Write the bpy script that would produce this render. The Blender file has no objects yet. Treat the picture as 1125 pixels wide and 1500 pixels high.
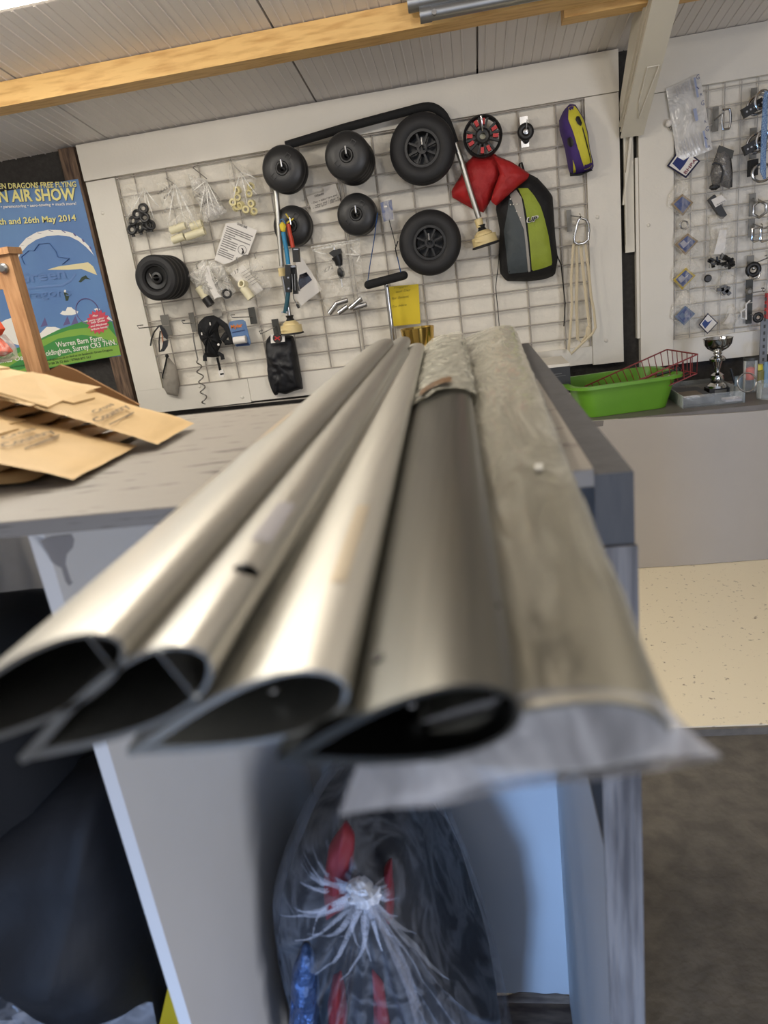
import bpy, bmesh, math, random
from mathutils import Vector, Matrix, noise
random.seed(7)
V = Vector
CZ = 1.28                      # camera height above the floor (metres)
YW = 3.3                       # back wall
# ---------------------------------------------------------------- camera
FPX = 1015.47
pitch, yaw, roll = (math.radians(a) for a in (18.18078648, 9.10321412, -7.72738897))
cy, sy, cp, sp = math.cos(yaw), math.sin(yaw), math.cos(pitch), math.sin(pitch)
FW = V((-sy*cp, cy*cp, -sp)); R0 = V((cy, sy, 0)); U0 = R0.cross(FW)
RT = math.cos(roll)*R0 + math.sin(roll)*U0
UP = -math.sin(roll)*R0 + math.cos(roll)*U0
CAM = V((0, 0, CZ))
scene = bpy.context.scene
COL = scene.collection
cd = bpy.data.cameras.new('camera')
cam = bpy.data.objects.new('camera', cd); COL.objects.link(cam)
m3 = Matrix((RT, UP, -FW)).transposed()
cam.matrix_world = Matrix.Translation(CAM) @ m3.to_4x4()
cd.sensor_fit = 'VERTICAL'; cd.sensor_height = 24.0; cd.sensor_width = 18.0
cd.lens = FPX*24.0/1500.0
cd.clip_start = 0.01
cd.dof.use_dof = True; cd.dof.focus_distance = 2.6; cd.dof.aperture_fstop = 4.6
scene.camera = cam
# ---------------------------------------------------------------- world and light
scene.view_settings.view_transform = 'Standard'; scene.view_settings.look = 'None'
scene.view_settings.gamma = 1.0; scene.view_settings.use_curve_mapping = False
scene.view_settings.exposure = 0.0
w = bpy.data.worlds.new('sky'); scene.world = w; w.use_nodes = True
bg = w.node_tree.nodes['Background']
bg.inputs[0].default_value = (0.82, 0.87, 1.0, 1); bg.inputs[1].default_value = 0.6
def area(name, loc, target, sx, sy_, power, col, spread=180):
    l = bpy.data.lights.new(name, 'AREA'); l.shape = 'RECTANGLE'; l.size = sx; l.size_y = sy_
    l.energy = power; l.color = col
    o = bpy.data.objects.new(name, l); COL.objects.link(o); o.location = loc
    o.rotation_euler = (V(target)-V(loc)).to_track_quat('-Z', 'Y').to_euler(); l.spread = math.radians(spread)
    return o
def lamp(name, loc, r, power, col):
    l = bpy.data.lights.new(name, 'POINT'); l.shadow_soft_size = r; l.energy = power; l.color = col
    o = bpy.data.objects.new(name, l); COL.objects.link(o); o.location = loc
WARM = (1.0, 0.905, 0.775)
lamp('ceiling_lamp', (-1.55, 1.35, CZ+.80), .06, 21, WARM)
lamp('ceiling_lamp', (-0.55, 1.15, CZ+.82), .06, 18, WARM)
lamp('ceiling_lamp', (0.75, 0.75, CZ+.88), .06, 15, WARM)
area('compartment_fill', (-.50, -1.5, 0.42), (0.0, 0.93, 0.30), 0.20, 0.30, 3.3, (0.30, 0.53, 1.0), 52)  # added narrow cool beam, kept low so the tube mouths stay dark
area('compartment_fill', (2.0, -1.5, 0.7), (-0.4, 0.7, 0.5), 1.0, 1.0, 42, (0.90, 0.92, 1.0))  # added cool fill from the right to brighten the partition
# ---------------------------------------------------------------- pixel helpers (a pixel of the 1125x1500 photograph meets a real plane)
def ray(x, y): return RT*(x-562.5) - UP*(y-750) + FW*FPX
def atY(x, y, Y):
    d = ray(x, y); return CAM + d*(Y/d.y)
def atZ(x, y, z):
    d = ray(x, y); return CAM + d*((z-CZ)/d.z)
def atX(x, y, X):
    d = ray(x, y); return CAM + d*(X/d.x)
def wp(x, y, off=0.05): return atY(x, y, YW-off)
def mpp(x, y, Y): return (atY(x, y, Y)-CAM).dot(FW)/FPX    # metres per pixel
# ---------------------------------------------------------------- materials
def lin(c):
    def f(u):
        u /= 255.0
        return u/12.92 if u <= 0.04045 else ((u+0.055)/1.055)**2.4
    return (f(c[0]), f(c[1]), f(c[2]), 1.0)
MATS = {}
def mat(name, rgb, rough=0.5, metal=0.0, var=0.0, vscale=20.0, bump=0.0, bscale=60.0, rgb2=None, stretch=None,
        alpha=1.0, spec=0.5, coat=0.0, emit=0.0, thr=(0.35, 0.7)):
    if name in MATS: return MATS[name]
    m = bpy.data.materials.new(name); m.use_nodes = True
    nt = m.node_tree; N = nt.nodes; L = nt.links
    b = N['Principled BSDF']
    b.inputs['Base Color'].default_value = lin(rgb); b.inputs['Roughness'].default_value = rough
    b.inputs['Metallic'].default_value = metal; b.inputs['Specular IOR Level'].default_value = spec
    b.inputs['Coat Weight'].default_value = coat
    tc = N.new('ShaderNodeTexCoord'); mp = N.new('ShaderNodeMapping')
    L.new(tc.outputs['Object'], mp.inputs[0])
    if stretch: mp.inputs['Scale'].default_value = stretch
    if var > 0 or rgb2:
        n = N.new('ShaderNodeTexNoise'); n.inputs['Scale'].default_value = vscale; n.inputs['Detail'].default_value = 6
        L.new(mp.outputs[0], n.inputs[0])
        r = N.new('ShaderNodeValToRGB'); r.color_ramp.elements[0].position = thr[0]; r.color_ramp.elements[1].position = thr[1]
        c = lin(rgb)
        r.color_ramp.elements[1].color = c
        r.color_ramp.elements[0].color = lin(rgb2) if rgb2 else (c[0]*(1-var), c[1]*(1-var), c[2]*(1-var), 1)
        L.new(n.outputs[0], r.inputs[0]); L.new(r.outputs[0], b.inputs['Base Color'])
    if bump > 0:
        n2 = N.new('ShaderNodeTexNoise'); n2.inputs['Scale'].default_value = bscale; n2.inputs['Detail'].default_value = 5
        L.new(mp.outputs[0], n2.inputs[0])
        bp = N.new('ShaderNodeBump'); bp.inputs['Strength'].default_value = bump; bp.inputs['Distance'].default_value = 0.01
        L.new(n2.outputs[0], bp.inputs['Height']); L.new(bp.outputs[0], b.inputs['Normal'])
    if emit:
        b.inputs['Emission Color'].default_value = lin(rgb); b.inputs['Emission Strength'].default_value = emit
    MATS[name] = m
    return m
def film(name, tint, milky, fold_streak, scale, rough=0.18, amount=0.75, stretch=None, bstr=0.7):
    """thin clear plastic: mostly see-through, milky where it is creased, glossy"""
    if name in MATS: return MATS[name]
    m = bpy.data.materials.new(name); m.use_nodes = True
    nt = m.node_tree; N = nt.nodes; L = nt.links
    b = N['Principled BSDF']; out = N['Material Output']
    b.inputs['Base Color'].default_value = lin(tint); b.inputs['Roughness'].default_value = rough
    b.inputs['Specular IOR Level'].default_value = 0.8
    tr = N.new('ShaderNodeBsdfTransparent'); mix = N.new('ShaderNodeMixShader')
    tc = N.new('ShaderNodeTexCoord')
    n = N.new('ShaderNodeTexNoise'); n.inputs['Scale'].default_value = scale; n.inputs['Detail'].default_value = 3
    n.inputs['Distortion'].default_value = 1.2
    mp = N.new('ShaderNodeMapping'); L.new(tc.outputs['Object'], mp.inputs[0]); L.new(mp.outputs[0], n.inputs[0])
    if stretch: mp.inputs['Scale'].default_value = stretch
    s = N.new('ShaderNodeMath'); s.operation = 'SUBTRACT'; s.inputs[1].default_value = 0.5; L.new(n.outputs[0], s.inputs[0])
    a = N.new('ShaderNodeMath'); a.operation = 'ABSOLUTE'; L.new(s.outputs[0], a.inputs[0])
    r = N.new('ShaderNodeMapRange'); r.inputs[1].default_value = 0.0; r.inputs[2].default_value = 0.10
    r.inputs[3].default_value = milky+fold_streak; r.inputs[4].default_value = milky
    L.new(a.outputs[0], r.inputs[0])
    lw = N.new('ShaderNodeFresnel'); lw.inputs[0].default_value = 1.45
    ad = N.new('ShaderNodeMath'); ad.operation = 'ADD'; ad.use_clamp = True
    L.new(r.outputs[0], ad.inputs[0])
    mu = N.new('ShaderNodeMath'); mu.operation = 'MULTIPLY'; mu.inputs[1].default_value = amount
    L.new(lw.outputs[0], mu.inputs[0]); L.new(mu.outputs[0], ad.inputs[1])
    bp = N.new('ShaderNodeBump'); bp.inputs['Strength'].default_value = bstr; bp.inputs['Distance'].default_value = 0.01
    L.new(n.outputs[0], bp.inputs['Height']); L.new(bp.outputs[0], b.inputs['Normal']); L.new(bp.outputs[0], lw.inputs['Normal'])
    L.new(ad.outputs[0], mix.inputs[0]); L.new(tr.outputs[0], mix.inputs[1]); L.new(b.outputs[0], mix.inputs[2])
    L.new(mix.outputs[0], out.inputs[0])
    MATS[name] = m
    return m
# ---------------------------------------------------------------- mesh builder
class MB:
    def __init__(s): s.bm = bmesh.new()
    def face(s, pts):
        vs = [s.bm.verts.new(p) for p in pts]; return s.bm.faces.new(vs)
    def box(s, lo, hi, M=None):
        (x0, y0, z0), (x1, y1, z1) = lo, hi
        c = [V((x, y, z)) for z in (z0, z1) for y in (y0, y1) for x in (x0, x1)]
        if M: c = [M @ p for p in c]
        v = [s.bm.verts.new(p) for p in c]
        for f in ((0, 2, 3, 1), (4, 5, 7, 6), (0, 1, 5, 4), (2, 6, 7, 3), (0, 4, 6, 2), (1, 3, 7, 5)):
            s.bm.faces.new([v[i] for i in f])
        return s
    def beam(s, a, b, wdt, h, upv=(0, 0, 1)):
        a, b = V(a), V(b); d = (b-a).normalized(); sd = d.cross(V(upv)).normalized(); u = sd.cross(d)
        M = Matrix((sd, d, u)).transposed().to_4x4(); M.translation = a
        return s.box((-wdt/2, 0, -h/2), (wdt/2, (b-a).length, h/2), M)
    def ring(s, c, ax, r, n, ref=None, r2=None):
        ax = V(ax).normalized()
        if ref is None: ref = V((0, 0, 1)) if abs(ax.z) < 0.9 else V((1, 0, 0))
        u = (V(ref)-ax*V(ref).dot(ax)).normalized(); v = ax.cross(u)
        r2 = r2 if r2 is not None else r
        return [s.bm.verts.new(V(c)+u*math.cos(2*math.pi*i/n)*r+v*math.sin(2*math.pi*i/n)*r2) for i in range(n)]
    def bridge(s, A, B):
        n = len(A)
        for i in range(n): s.bm.faces.new((A[i], A[(i+1) % n], B[(i+1) % n], B[i]))
    def cyl(s, a, b, r0, r1=None, n=20, cap=True):
        a, b = V(a), V(b); r1 = r0 if r1 is None else r1; d = b-a
        A = s.ring(a, d, r0, n); B = s.ring(b, d, r1, n); s.bridge(A, B)
        if cap: s.bm.faces.new(A[::-1]); s.bm.faces.new(B)
        return s
    def tube(s, pts, r, n=10, closed=False, flat=None):
        pts = [V(p) for p in pts]; rs = []; ref = None; k = len(pts)
        for i, p in enumerate(pts):
            if closed: d = pts[(i+1) % k]-pts[i-1]
            else: d = pts[min(i+1, k-1)]-pts[max(i-1, 0)]
            d.normalize()
            if ref is None: ref = V((0, 0, 1)) if abs(d.z) < 0.9 else V((0, -1, 0))
            ref = (ref-d*ref.dot(d)).normalized()
            rr = r(i/(k-1)) if callable(r) else r
            rs.append(s.ring(p, d, rr, n, ref, rr*flat if flat else None))
        for i in range(k-1): s.bridge(rs[i], rs[i+1])
        if closed: s.bridge(rs[-1], rs[0])
        else: s.bm.faces.new(rs[0][::-1]); s.bm.faces.new(rs[-1])
        return s
    def lathe(s, c, ax, prof, n=40, ref=None):
        c = V(c); ax = V(ax).normalized(); prev = None
        for r, h in prof:
            if r < 1e-6: cur = [s.bm.verts.new(c+ax*h)]
            else: cur = s.ring(c+ax*h, ax, r, n, ref)
            if prev:
                if len(prev) == 1 and len(cur) > 1:
                    for i in range(n): s.bm.faces.new((prev[0], cur[(i+1) % n], cur[i]))
                elif len(cur) == 1 and len(prev) > 1:
                    for i in range(n): s.bm.faces.new((prev[i], prev[(i+1) % n], cur[0]))
                elif len(cur) > 1: s.bridge(prev, cur)
            prev = cur
        return s
    def torus(s, c, ax, R, r, n=28, k=10, r2=None):
        c = V(c); ax = V(ax).normalized(); ref = V((0, 0, 1)) if abs(ax.z) < 0.9 else V((1, 0, 0))
        u = (ref-ax*ref.dot(ax)).normalized(); v = ax.cross(u)
        R2 = r2 if r2 else R
        return s.tube([c+u*math.cos(2*math.pi*i/n)*R+v*math.sin(2*math.pi*i/n)*R2 for i in range(n)], r, k, True)
    def prism(s, pts, ext):
        pts = [V(p) for p in pts]; e = V(ext); n = len(pts)
        A = [s.bm.verts.new(p) for p in pts]; B = [s.bm.verts.new(p+e) for p in pts]
        s.bm.faces.new(A); s.bm.faces.new(B[::-1])
        for i in range(n): s.bm.faces.new((A[i], B[i], B[(i+1) % n], A[(i+1) % n]))
        return s
    def sphere(s, c, r, sc=(1, 1, 1), n=20, k=12, nz=0, ns=8, seed=0):
        rows = []; c = V(c)
        for j in range(k+1):
            t = math.pi*j/k; row = []
            for i in range(1 if j in (0, k) else n):
                a = 2*math.pi*i/n; d = V((math.sin(t)*math.cos(a), math.sin(t)*math.sin(a), math.cos(t)))
                q = 1+nz*noise.noise(d*ns*0.3+V((seed, seed*2.1, 0)))+nz*.5*noise.noise(d*ns+V((0, seed, 3)))
                row.append(s.bm.verts.new(c+V((d.x*sc[0], d.y*sc[1], d.z*sc[2]))*r*q))
            rows.append(row)
        for j in range(k):
            A, B = rows[j], rows[j+1]
            for i in range(n):
                if j == 0: s.bm.faces.new((A[0], B[i], B[(i+1) % n]))
                elif j == k-1: s.bm.faces.new((A[i], B[0], A[(i+1) % n]))
                else: s.bm.faces.new((A[i], B[i], B[(i+1) % n], A[(i+1) % n]))
        return s
    def pillow(s, outline, nrm, front, back, rings=8, nz=0.0, ns=30, seed=0, n=56, centre=None, pw=2.2, rad=0.0, radn=14):
        """a stuffed or loose bag: a closed outline in a plane, domed to the front (along nrm) and the back"""
        P = [V(p) for p in outline]; nrm = V(nrm).normalized(); k = len(P)
        L = [(P[(i+1) % k]-P[i]).length for i in range(k)]; T = sum(L); Q = []
        for j in range(n):
            d = T*j/n; i = 0
            while d > L[i]: d -= L[i]; i += 1
            Q.append(P[i].lerp(P[(i+1) % k], d/L[i]))
        c = V(centre) if centre else sum(Q, V())/n
        def lay(depth, sg, last):
            rows = []
            for a in range(1, rings):
                t = 1-a/rings; row = []
                for j in range(n):
                    h = (1-t**pw)**(1/1.8)
                    p = c+(Q[j]-c)*t
                    wr = nz*noise.noise(p*ns+V((seed, 0, 0)))+nz*.5*noise.noise(p*ns*2.3+V((0, seed, 0)))
                    if rad: wr += rad*math.sin(radn*2*math.pi*j/n+seed)*t*(1-t)*4
                    row.append(s.bm.verts.new(p+nrm*sg*(depth*h+wr*min(1, a/2))))
                rows.append(row)
            top = s.bm.verts.new(c+nrm*sg*depth)
            prev = E0
            for row in rows:
                for j in range(n):
                    f = (prev[j], prev[(j+1) % n], row[(j+1) % n], row[j])
                    s.bm.faces.new(f if sg > 0 else f[::-1])
                prev = row
            for j in range(n):
                f = (prev[j], prev[(j+1) % n], top); s.bm.faces.new(f if sg > 0 else f[::-1])
        E0 = [s.bm.verts.new(q) for q in Q]
        lay(front, 1, None); lay(back, -1, None)
        return s
    def build(s, name, m, parent=None, smooth=True, angle=40, kind=None, label=None):
        bmesh.ops.recalc_face_normals(s.bm, faces=s.bm.faces[:])
        me = bpy.data.meshes.new(name)
        co = [v.co for v in s.bm.verts]
        lo = V((min(c.x for c in co), min(c.y for c in co), min(c.z for c in co)))
        hi = V((max(c.x for c in co), max(c.y for c in co), max(c.z for c in co)))
        o0 = V(((lo.x+hi.x)/2, (lo.y+hi.y)/2, lo.z))
        for v in s.bm.verts: v.co -= o0
        s.bm.to_mesh(me); s.bm.free()
        me.materials.append(m)
        if smooth:
            me.polygons.foreach_set('use_smooth', [True]*len(me.polygons))
            me.set_sharp_from_angle(angle=math.radians(angle))
        o = bpy.data.objects.new(name, me); COL.objects.link(o)
        o.location = o0
        if parent: adopt(o, parent)
        if kind: o['kind'] = kind
        if label: o['label'] = label
        return o
def origin(o):
    v = o.location.copy(); p = o.parent
    while p: v = v+p.location; p = p.parent
    return v
def adopt(o, parent):
    o.parent = parent; o.location = o.location-origin(parent)
def thing(name, label, cat, loc=(0, 0, 0), group=None):
    o = bpy.data.objects.new(name, None); COL.objects.link(o); o.location = loc
    o.empty_display_size = 0.05
    return tag(o, label, cat, group)
def tag(o, label, cat, group=None):
    o['label'] = label; o['category'] = cat
    if group: o['group'] = group
    return o
def struct(o):
    o['kind'] = 'structure'; return o
def dup(root, delta, label=None):
    r = root.copy(); COL.objects.link(r); r.location = root.location+V(delta)
    if label: r['label'] = label
    for ch in list(root.children):
        c = ch.copy(); COL.objects.link(c); c.parent = r
        for g in list(ch.children):
            d = g.copy(); COL.objects.link(d); d.parent = c
    return r
def flat(name, pix, Y, m, parent=None, th=0.0006, pl=None):
    """flat printed or cut shape lying in the plane Y (or the plane function pl)"""
    f = pl or (lambda x, y: atY(x, y, Y))
    pts = [f(x, y) for x, y in pix]
    nn = (pts[1]-pts[0]).cross(pts[2]-pts[0]).normalized()
    if nn.dot(CAM-pts[0]) < 0: nn = -nn
    return MB().prism(pts, -nn*th).build(name, m, parent, smooth=False)
def text(body, pl_fn, a, b, hpx, m, parent, name='lettering', shear=0.0, bold=0.0, curve=0.0):
    """lettering fitted between the pixels a and b (its baseline) on a real plane"""
    cu = bpy.data.curves.new(name, 'FONT'); cu.body = body; cu.size = 1; cu.shear = shear; cu.offset = bold; cu.resolution_u = 2
    t = bpy.data.objects.new(name, cu); COL.objects.link(t)
    dg = bpy.context.evaluated_depsgraph_get()
    me = bpy.data.meshes.new_from_object(t.evaluated_get(dg)); bpy.data.objects.remove(t); bpy.data.curves.remove(cu)
    xs = [v.co.x for v in me.vertices]; ys = [v.co.y for v in me.vertices]
    x0, x1 = min(xs), max(xs); cap = 0.70
    A, B = pl_fn(*a), pl_fn(*b)
    C = pl_fn(a[0], a[1]-10)
    ex = (B-A); wl = ex.length; ex.normalize()
    n = ex.cross(C-A).normalized(); ey = n.cross(ex)
    if ey.dot(C-A) < 0: ey = -ey; n = -n
    hh = hpx*(A-CAM).dot(FW)/FPX/cap
    if n.dot(CAM-A) < 0: n = -n
    for v in me.vertices:
        u = (v.co.x-x0)/(x1-x0)
        v.co = A+ex*(u*wl)+ey*(v.co.y*hh+curve*u*u)+n*0.0012
    o0 = (A+B)/2
    for v in me.vertices: v.co -= o0
    me.materials.append(m)
    o = bpy.data.objects.new(name, me); COL.objects.link(o); o.location = o0
    if parent: adopt(o, parent)
    return o
def px(poly, off): return [wp(x, y, off) for x, y in poly]
FRONT = V((0, -1, 0))
# ---------------------------------------------------------------- palette
WHITE = mat('painted_board', (226, 221, 210), 0.42, bump=0.08, bscale=90, var=0.04, vscale=6)
ROUGHW = mat('rough_white_paint', (232, 226, 213), 0.6, bump=0.55, bscale=38, var=0.06, vscale=14)
CHAR = mat('charcoal_wall', (58, 55, 52), 0.85, bump=0.3, bscale=120, var=0.35, vscale=60)
WIRE = mat('painted_wire', (162, 155, 146), 0.4)
WIRE2 = mat('pale_wire', (176, 171, 164), 0.35)
CEIL = mat('white_sheet', (226, 220, 214), 0.4, var=0.05, vscale=3)
TIMBER = mat('pine_timber', (234, 192, 122), 0.55, rgb2=(200, 150, 84), vscale=7, stretch=(1.2, 9, 9), bump=0.1, bscale=40, thr=(0.25, 0.55))
DARKWOOD = mat('weathered_brown_wood', (122, 100, 80), 0.8, rgb2=(64, 48, 40), vscale=10, stretch=(8, 8, 1))
ALU = mat('satin_aluminium', (200, 199, 193), 0.36, metal=1.0, var=0.10, vscale=30, stretch=(14, .35, 14))
ALU2 = mat('mill_aluminium', (214, 213, 206), 0.42, metal=1.0, var=0.08, vscale=26, stretch=(14, .3, 14))
DKALU = mat('bronze_anodised', (128, 128, 123), 0.30, metal=1.0, var=0.16, vscale=26, stretch=(16, .3, 16))
STEEL = mat('bright_steel', (190, 190, 190), 0.22, metal=1.0)
GALV = mat('galvanised_steel', (176, 178, 180), 0.34, metal=1.0, var=0.15, vscale=8)
PLATE = mat('grey_plate', (122, 120, 114), 0.45, metal=0.3)
DPLATE = mat('dark_plate', (62, 62, 58), 0.5)
BLACK = mat('black_plastic', (26, 26, 27), 0.42)
RUBBER = mat('black_rubber', (30, 30, 32), 0.62, bump=0.05, bscale=80)
DISC = mat('black_disc_plastic', (38, 38, 39), 0.40, bump=0.04, bscale=200)
FOAM = mat('black_foam', (24, 24, 25), 0.85, bump=0.2, bscale=200)
FABRIC = mat('black_fabric', (20, 21, 24), 0.8, bump=0.25, bscale=60)
CREAM = mat('cream_plastic', (226, 205, 150), 0.45)
CREAMW = mat('cream_nylon', (232, 224, 190), 0.4)
PAPER = mat('white_paper', (232, 228, 222), 0.7)
NOTE = mat('grey_white_paper', (214, 208, 198), 0.75)
INK = mat('black_ink', (52, 48, 46), 0.8)
GINK = mat('grey_ink', (140, 137, 134), 0.8)
FILM = film('clear_bag_film', (252, 248, 238), 0.03, 0.20, 14, amount=.5)
FILM2 = film('milky_bag_film', (252, 249, 242), 0.16, 0.40, 16, amount=.6)
# ================================================================ ROOM
FLOORM = mat('dark_concrete', (100, 95, 87), 0.55, rgb2=(82, 78, 72), vscale=22, bump=0.25, bscale=60, thr=(.36,.64))
struct(MB().box((-3.2, -3.2, -0.1), (3.2, YW+.1, 0.0)).build('floor', FLOORM, smooth=False))
# scuffs on the concrete
wb = struct(MB().box((-3.2, YW+.012, 0), (3.2, YW+.1, 2.6)).build('wall_back', CHAR, smooth=False))
SIDEW = mat('side_wall_paint', (190, 184, 174), 0.7, var=0.05, vscale=4)
struct(MB().box((-3.3, -3.2, 0), (-3.2, YW+.1, 3.3)).build('wall_left', SIDEW, smooth=False))
struct(MB().box((3.2, -3.2, 0), (3.3, YW+.1, 3.3)).build('wall_right', SIDEW, smooth=False))
# sloping ribbed ceiling: falls towards the back wall
SL = 0.14985
def zc(Y): return CZ+0.75+SL*(YW-Y)
ce = struct(MB().prism([(-3.2, YW+.1, zc(YW+.1)+.03), (-3.2, -3.2, zc(-3.2)+.03), (3.2, -3.2, zc(-3.2)+.03), (3.2, YW+.1, zc(YW+.1)+.03)], (0, 0, .06)).build('ceiling', CEIL, smooth=False))
joints = [-2.83, -2.18, -1.526, -1.12, -0.577, 0.10, 0.80, 1.5, 2.2, 3.1]
for a, b in zip(joints[:-1], joints[1:]):
    g0, g1 = (.0005 if abs(a+1.12) < .01 else .004), (.0005 if abs(b+1.12) < .01 else .004)
    prof = [(a+g0, .02), (a+g0, 0.0)]
    x = a+.03; st = .0735
    while x < b-.03:
        prof += [(x-.002, 0), (x, -.0035), (x+.004, -.0035), (x+.006, 0)]
        x += st/2
        if x < b-.03: prof += [(x-.003, 0), (x, .003), (x+.003, 0)]
        x += st/2
    prof += [(b-g1, 0.0), (b-g1, .02)]
    # the sheet left of the first joint stops at the rooflight
    for y0, y1 in (((YW+.02, 2.29), (1.2, -3.1)) if a < -1.2 else ((YW+.02, -3.1),)):
        m = MB(); A = [m.bm.verts.new((q, y0, zc(y0)+h)) for q, h in prof]; B = [m.bm.verts.new((q, y1, zc(y1)+h)) for q, h in prof]
        for i in range(len(prof)-1): m.bm.faces.new((A[i], A[i+1], B[i+1], B[i]))
        m.build('ceiling_sheet', CEIL, ce, smooth=False)
SKYL = mat('translucent_rooflight', (255, 252, 244), 0.5, emit=5.0)
tag(MB().prism([(-3.15, 2.285, zc(2.285)+.016), (-3.15, 1.21, zc(1.21)+.016), (-1.12, 1.21, zc(1.21)+.016), (-1.12, 2.285, zc(2.285)+.016)], (0, 0, -.012)).build('rooflight', SKYL, smooth=False),
    'bright white translucent rooflight sheet in the sloping ceiling, upper left', 'rooflight')
# timber purlin
YB = 2.65; zb = zc(YB)
o = MB().box((-3.15, YB, CZ+.768), (0.85, YB+.10, zb-.004)).build('timber_beam', TIMBER, smooth=False)
tag(o, 'long pale pine timber beam running under the ribbed white ceiling', 'beam')
pA = atY(830, 17, 2.72); 
o = MB().box((pA.x, 2.78, pA.z), (1.6, 2.86, zc(2.8)-.004)).build('timber_batten', TIMBER, smooth=False)
tag(o, 'short pine batten with sawn end beside the white steel rafter', 'beam')
# galvanised tubes in front of the beam
t = thing('galvanised_conduit', 'pair of shiny galvanised steel tubes clipped below the timber beam', 'tube', tuple(atY(700, 12, 2.6)))
for i, (xa, ya, xb, yb, r) in enumerate(((618, 22, 830, -10, .021), (600, 5, 800, -28, .024))):
    p = atY(xa, ya, 2.6); q = atY(xb, yb, 2.6); q = V((.62, 2.6, p.z))
    MB().cyl(p, q, r, n=24).build('tube', GALV, t)
    MB().cyl(p-V((.006, 0, 0)), p+V((.03, 0, 0)), r*1.12, n=24).build('end_collar', GALV, t)
MB().cyl(atY(636, 17, 2.57), atY(636, 17, 2.57)+V((0, .02, 0)), .008, n=12).build('fixing_screw', STEEL, t)
# white steel strut: I section falling from the ceiling to the back wall
STEELW = mat('white_painted_steel', (222, 216, 200), 0.4, var=0.06, vscale=8, bump=.05, bscale=40)
t = thing('steel_rafter_strut', 'white painted steel I-section strut rising from the back wall to the ceiling', 'strut', (.69, 3.28, CZ-.01))
def to_ceiling(p, q):
    p, q = V(p), V(q); k = 1.0
    for i in range(200):
        r = p.lerp(q, k)
        if r.z < zc(r.y)-.008: break
        k -= .01
    return p.lerp(q, k)
SX = .655
p1 = atX(905, 160, SX); p1.y = min(p1.y, 3.296); p2 = atX(911, 200, SX)
p3 = to_ceiling(p2, p2+(atX(957, 0, SX)-p2)*1.6); p4 = to_ceiling(p1, p1+(atX(930, 0, SX)-p1)*1.5)
MB().prism([p1, p2, p3, p4], (.012, 0, 0)).build('web', STEELW, t, smooth=False)
d1 = (p4-p1)*.07; dn = (p2-p1)*.1
def fl(a, b, x0, x1, th, name):
    n_ = (b-a).normalized(); n_ = V((0, -n_.z, n_.y))*th
    if n_.y > 0: n_ = -n_
    MB().prism([V((x0, a.y, a.z)), V((x0, b.y, b.z)), V((x0, b.y, b.z))+n_, V((x0, a.y, a.z))+n_], (x1-x0, 0, 0)).build(name, STEELW, t, smooth=False)
fl(p2, p3, SX-.006, SX+.082, .008, 'flange')
mid1 = p1.lerp(p2, .62); mid2 = p4.lerp(p3, .62)
fl(mid1, mid2, SX-.008, SX, .006, 'lip')
mid1 = p1.lerp(p2, .80); mid2 = p4.lerp(p3, .80)
fl(mid1, mid2, SX-.005, SX, .004, 'lip')
MB().box((SX+.014, 3.282, CZ-.014), (SX+.052, 3.298, CZ+.47)).build('foot_plate', STEELW, t, smooth=False)
MB().prism([atY(929, 140, 3.24), atY(933, 140, 3.24), atY(915, 300, 3.27), atY(912, 300, 3.27)], (0, .02, 0)).build('stiffener', STEELW, t, smooth=False)
MB().box((SX+.012, 3.262, CZ+.02), (SX+.017, 3.282, CZ+.30)).build('stiffener', STEELW, t, smooth=False)
pb = wp(918, 338, .02); MB().cyl(pb, pb+V((0, -.012, 0)), .009, n=6).build('bolt', STEELW, t)
m = MB(); m.tube([p2.lerp(p3, .42)+V((.03, -.012, -.01)), p2.lerp(p3, .42)+V((.07, -.012, -.01)), p2.lerp(p3, .12)+V((.045, -.012, -.01)), p2.lerp(p3, .22)+V((.03, -.012, -.01)), p2.lerp(p3, .42)+V((.03, -.012, -.01))], .002, 6)
m.build('rim_bracket', WHITE, t)
# ---- display panel on the back wall: boards round a rough painted field, with wire grids
def board(name, pix, off, th, parent, m=WHITE):
    pts = px(pix, off)
    return MB().prism(pts, (0, th, 0)).build(name, m, parent, smooth=False)
t = thing('wall_display', 'large white painted wall panel left of the steel strut, hung with wheels and bags', 'wall panel', (-.5, YW, CZ-.45))
XL, XR, ZT, ZB = -1.676, .651, .748, -.468
def rect(name, x0, x1, z0, z1, y0, y1, par, m=WHITE):
    return MB().box((x0, y0, CZ+z0), (x1, y1, CZ+z1)).build(name, m, par, smooth=False)
rect('header_board', XL, XR, .601, ZT, 3.262, 3.3115, t)
rect('side_board', XL, -1.535, ZB+.1165, .597, 3.272, 3.3115, t)
rect('side_board', .518, XR, ZB-.006, .599, 3.272, 3.3115, t)
rect('rough_backing', -1.54, .522, ZB, .602, 3.292, 3.3118, t, ROUGHW)
rect('lower_board', XL, -1.10, ZB, -.352, 3.272, 3.3115, t)
rect('lower_board', -1.098, -.56, ZB+.005, -.352, 3.272, 3.3115, t)
rect('lower_board', -.55, -.3, -.46, -.40, 3.277, 3.3115, t)
rect('lower_board', .2, .516, ZB, -.39, 3.276, 3.3115, t)
for (x, y) in ((142, 259), (886, 133), (157, 452), (875, 318), (888, 499), (355, 582), (292, 566), (150, 312)):
    p = wp(x, y, .028); MB().sphere(p, .0085, (1, .5, 1), 12, 8).build('screw_cap', WHITE, t)
def grid(t, xs, zs, y, r, m, x0, x1, z0, z1):
    for x in xs: MB().cyl((x, y, CZ+z0), (x, y, CZ+z1), r, n=6).build('grid_wire', m, t)
    for z in zs: MB().cyl((x0, y-r*2, CZ+z), (x1, y-r*2, CZ+z), r, n=6).build('grid_wire', m, t)
zs = [.592-.0785*i for i in range(13)]
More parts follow.
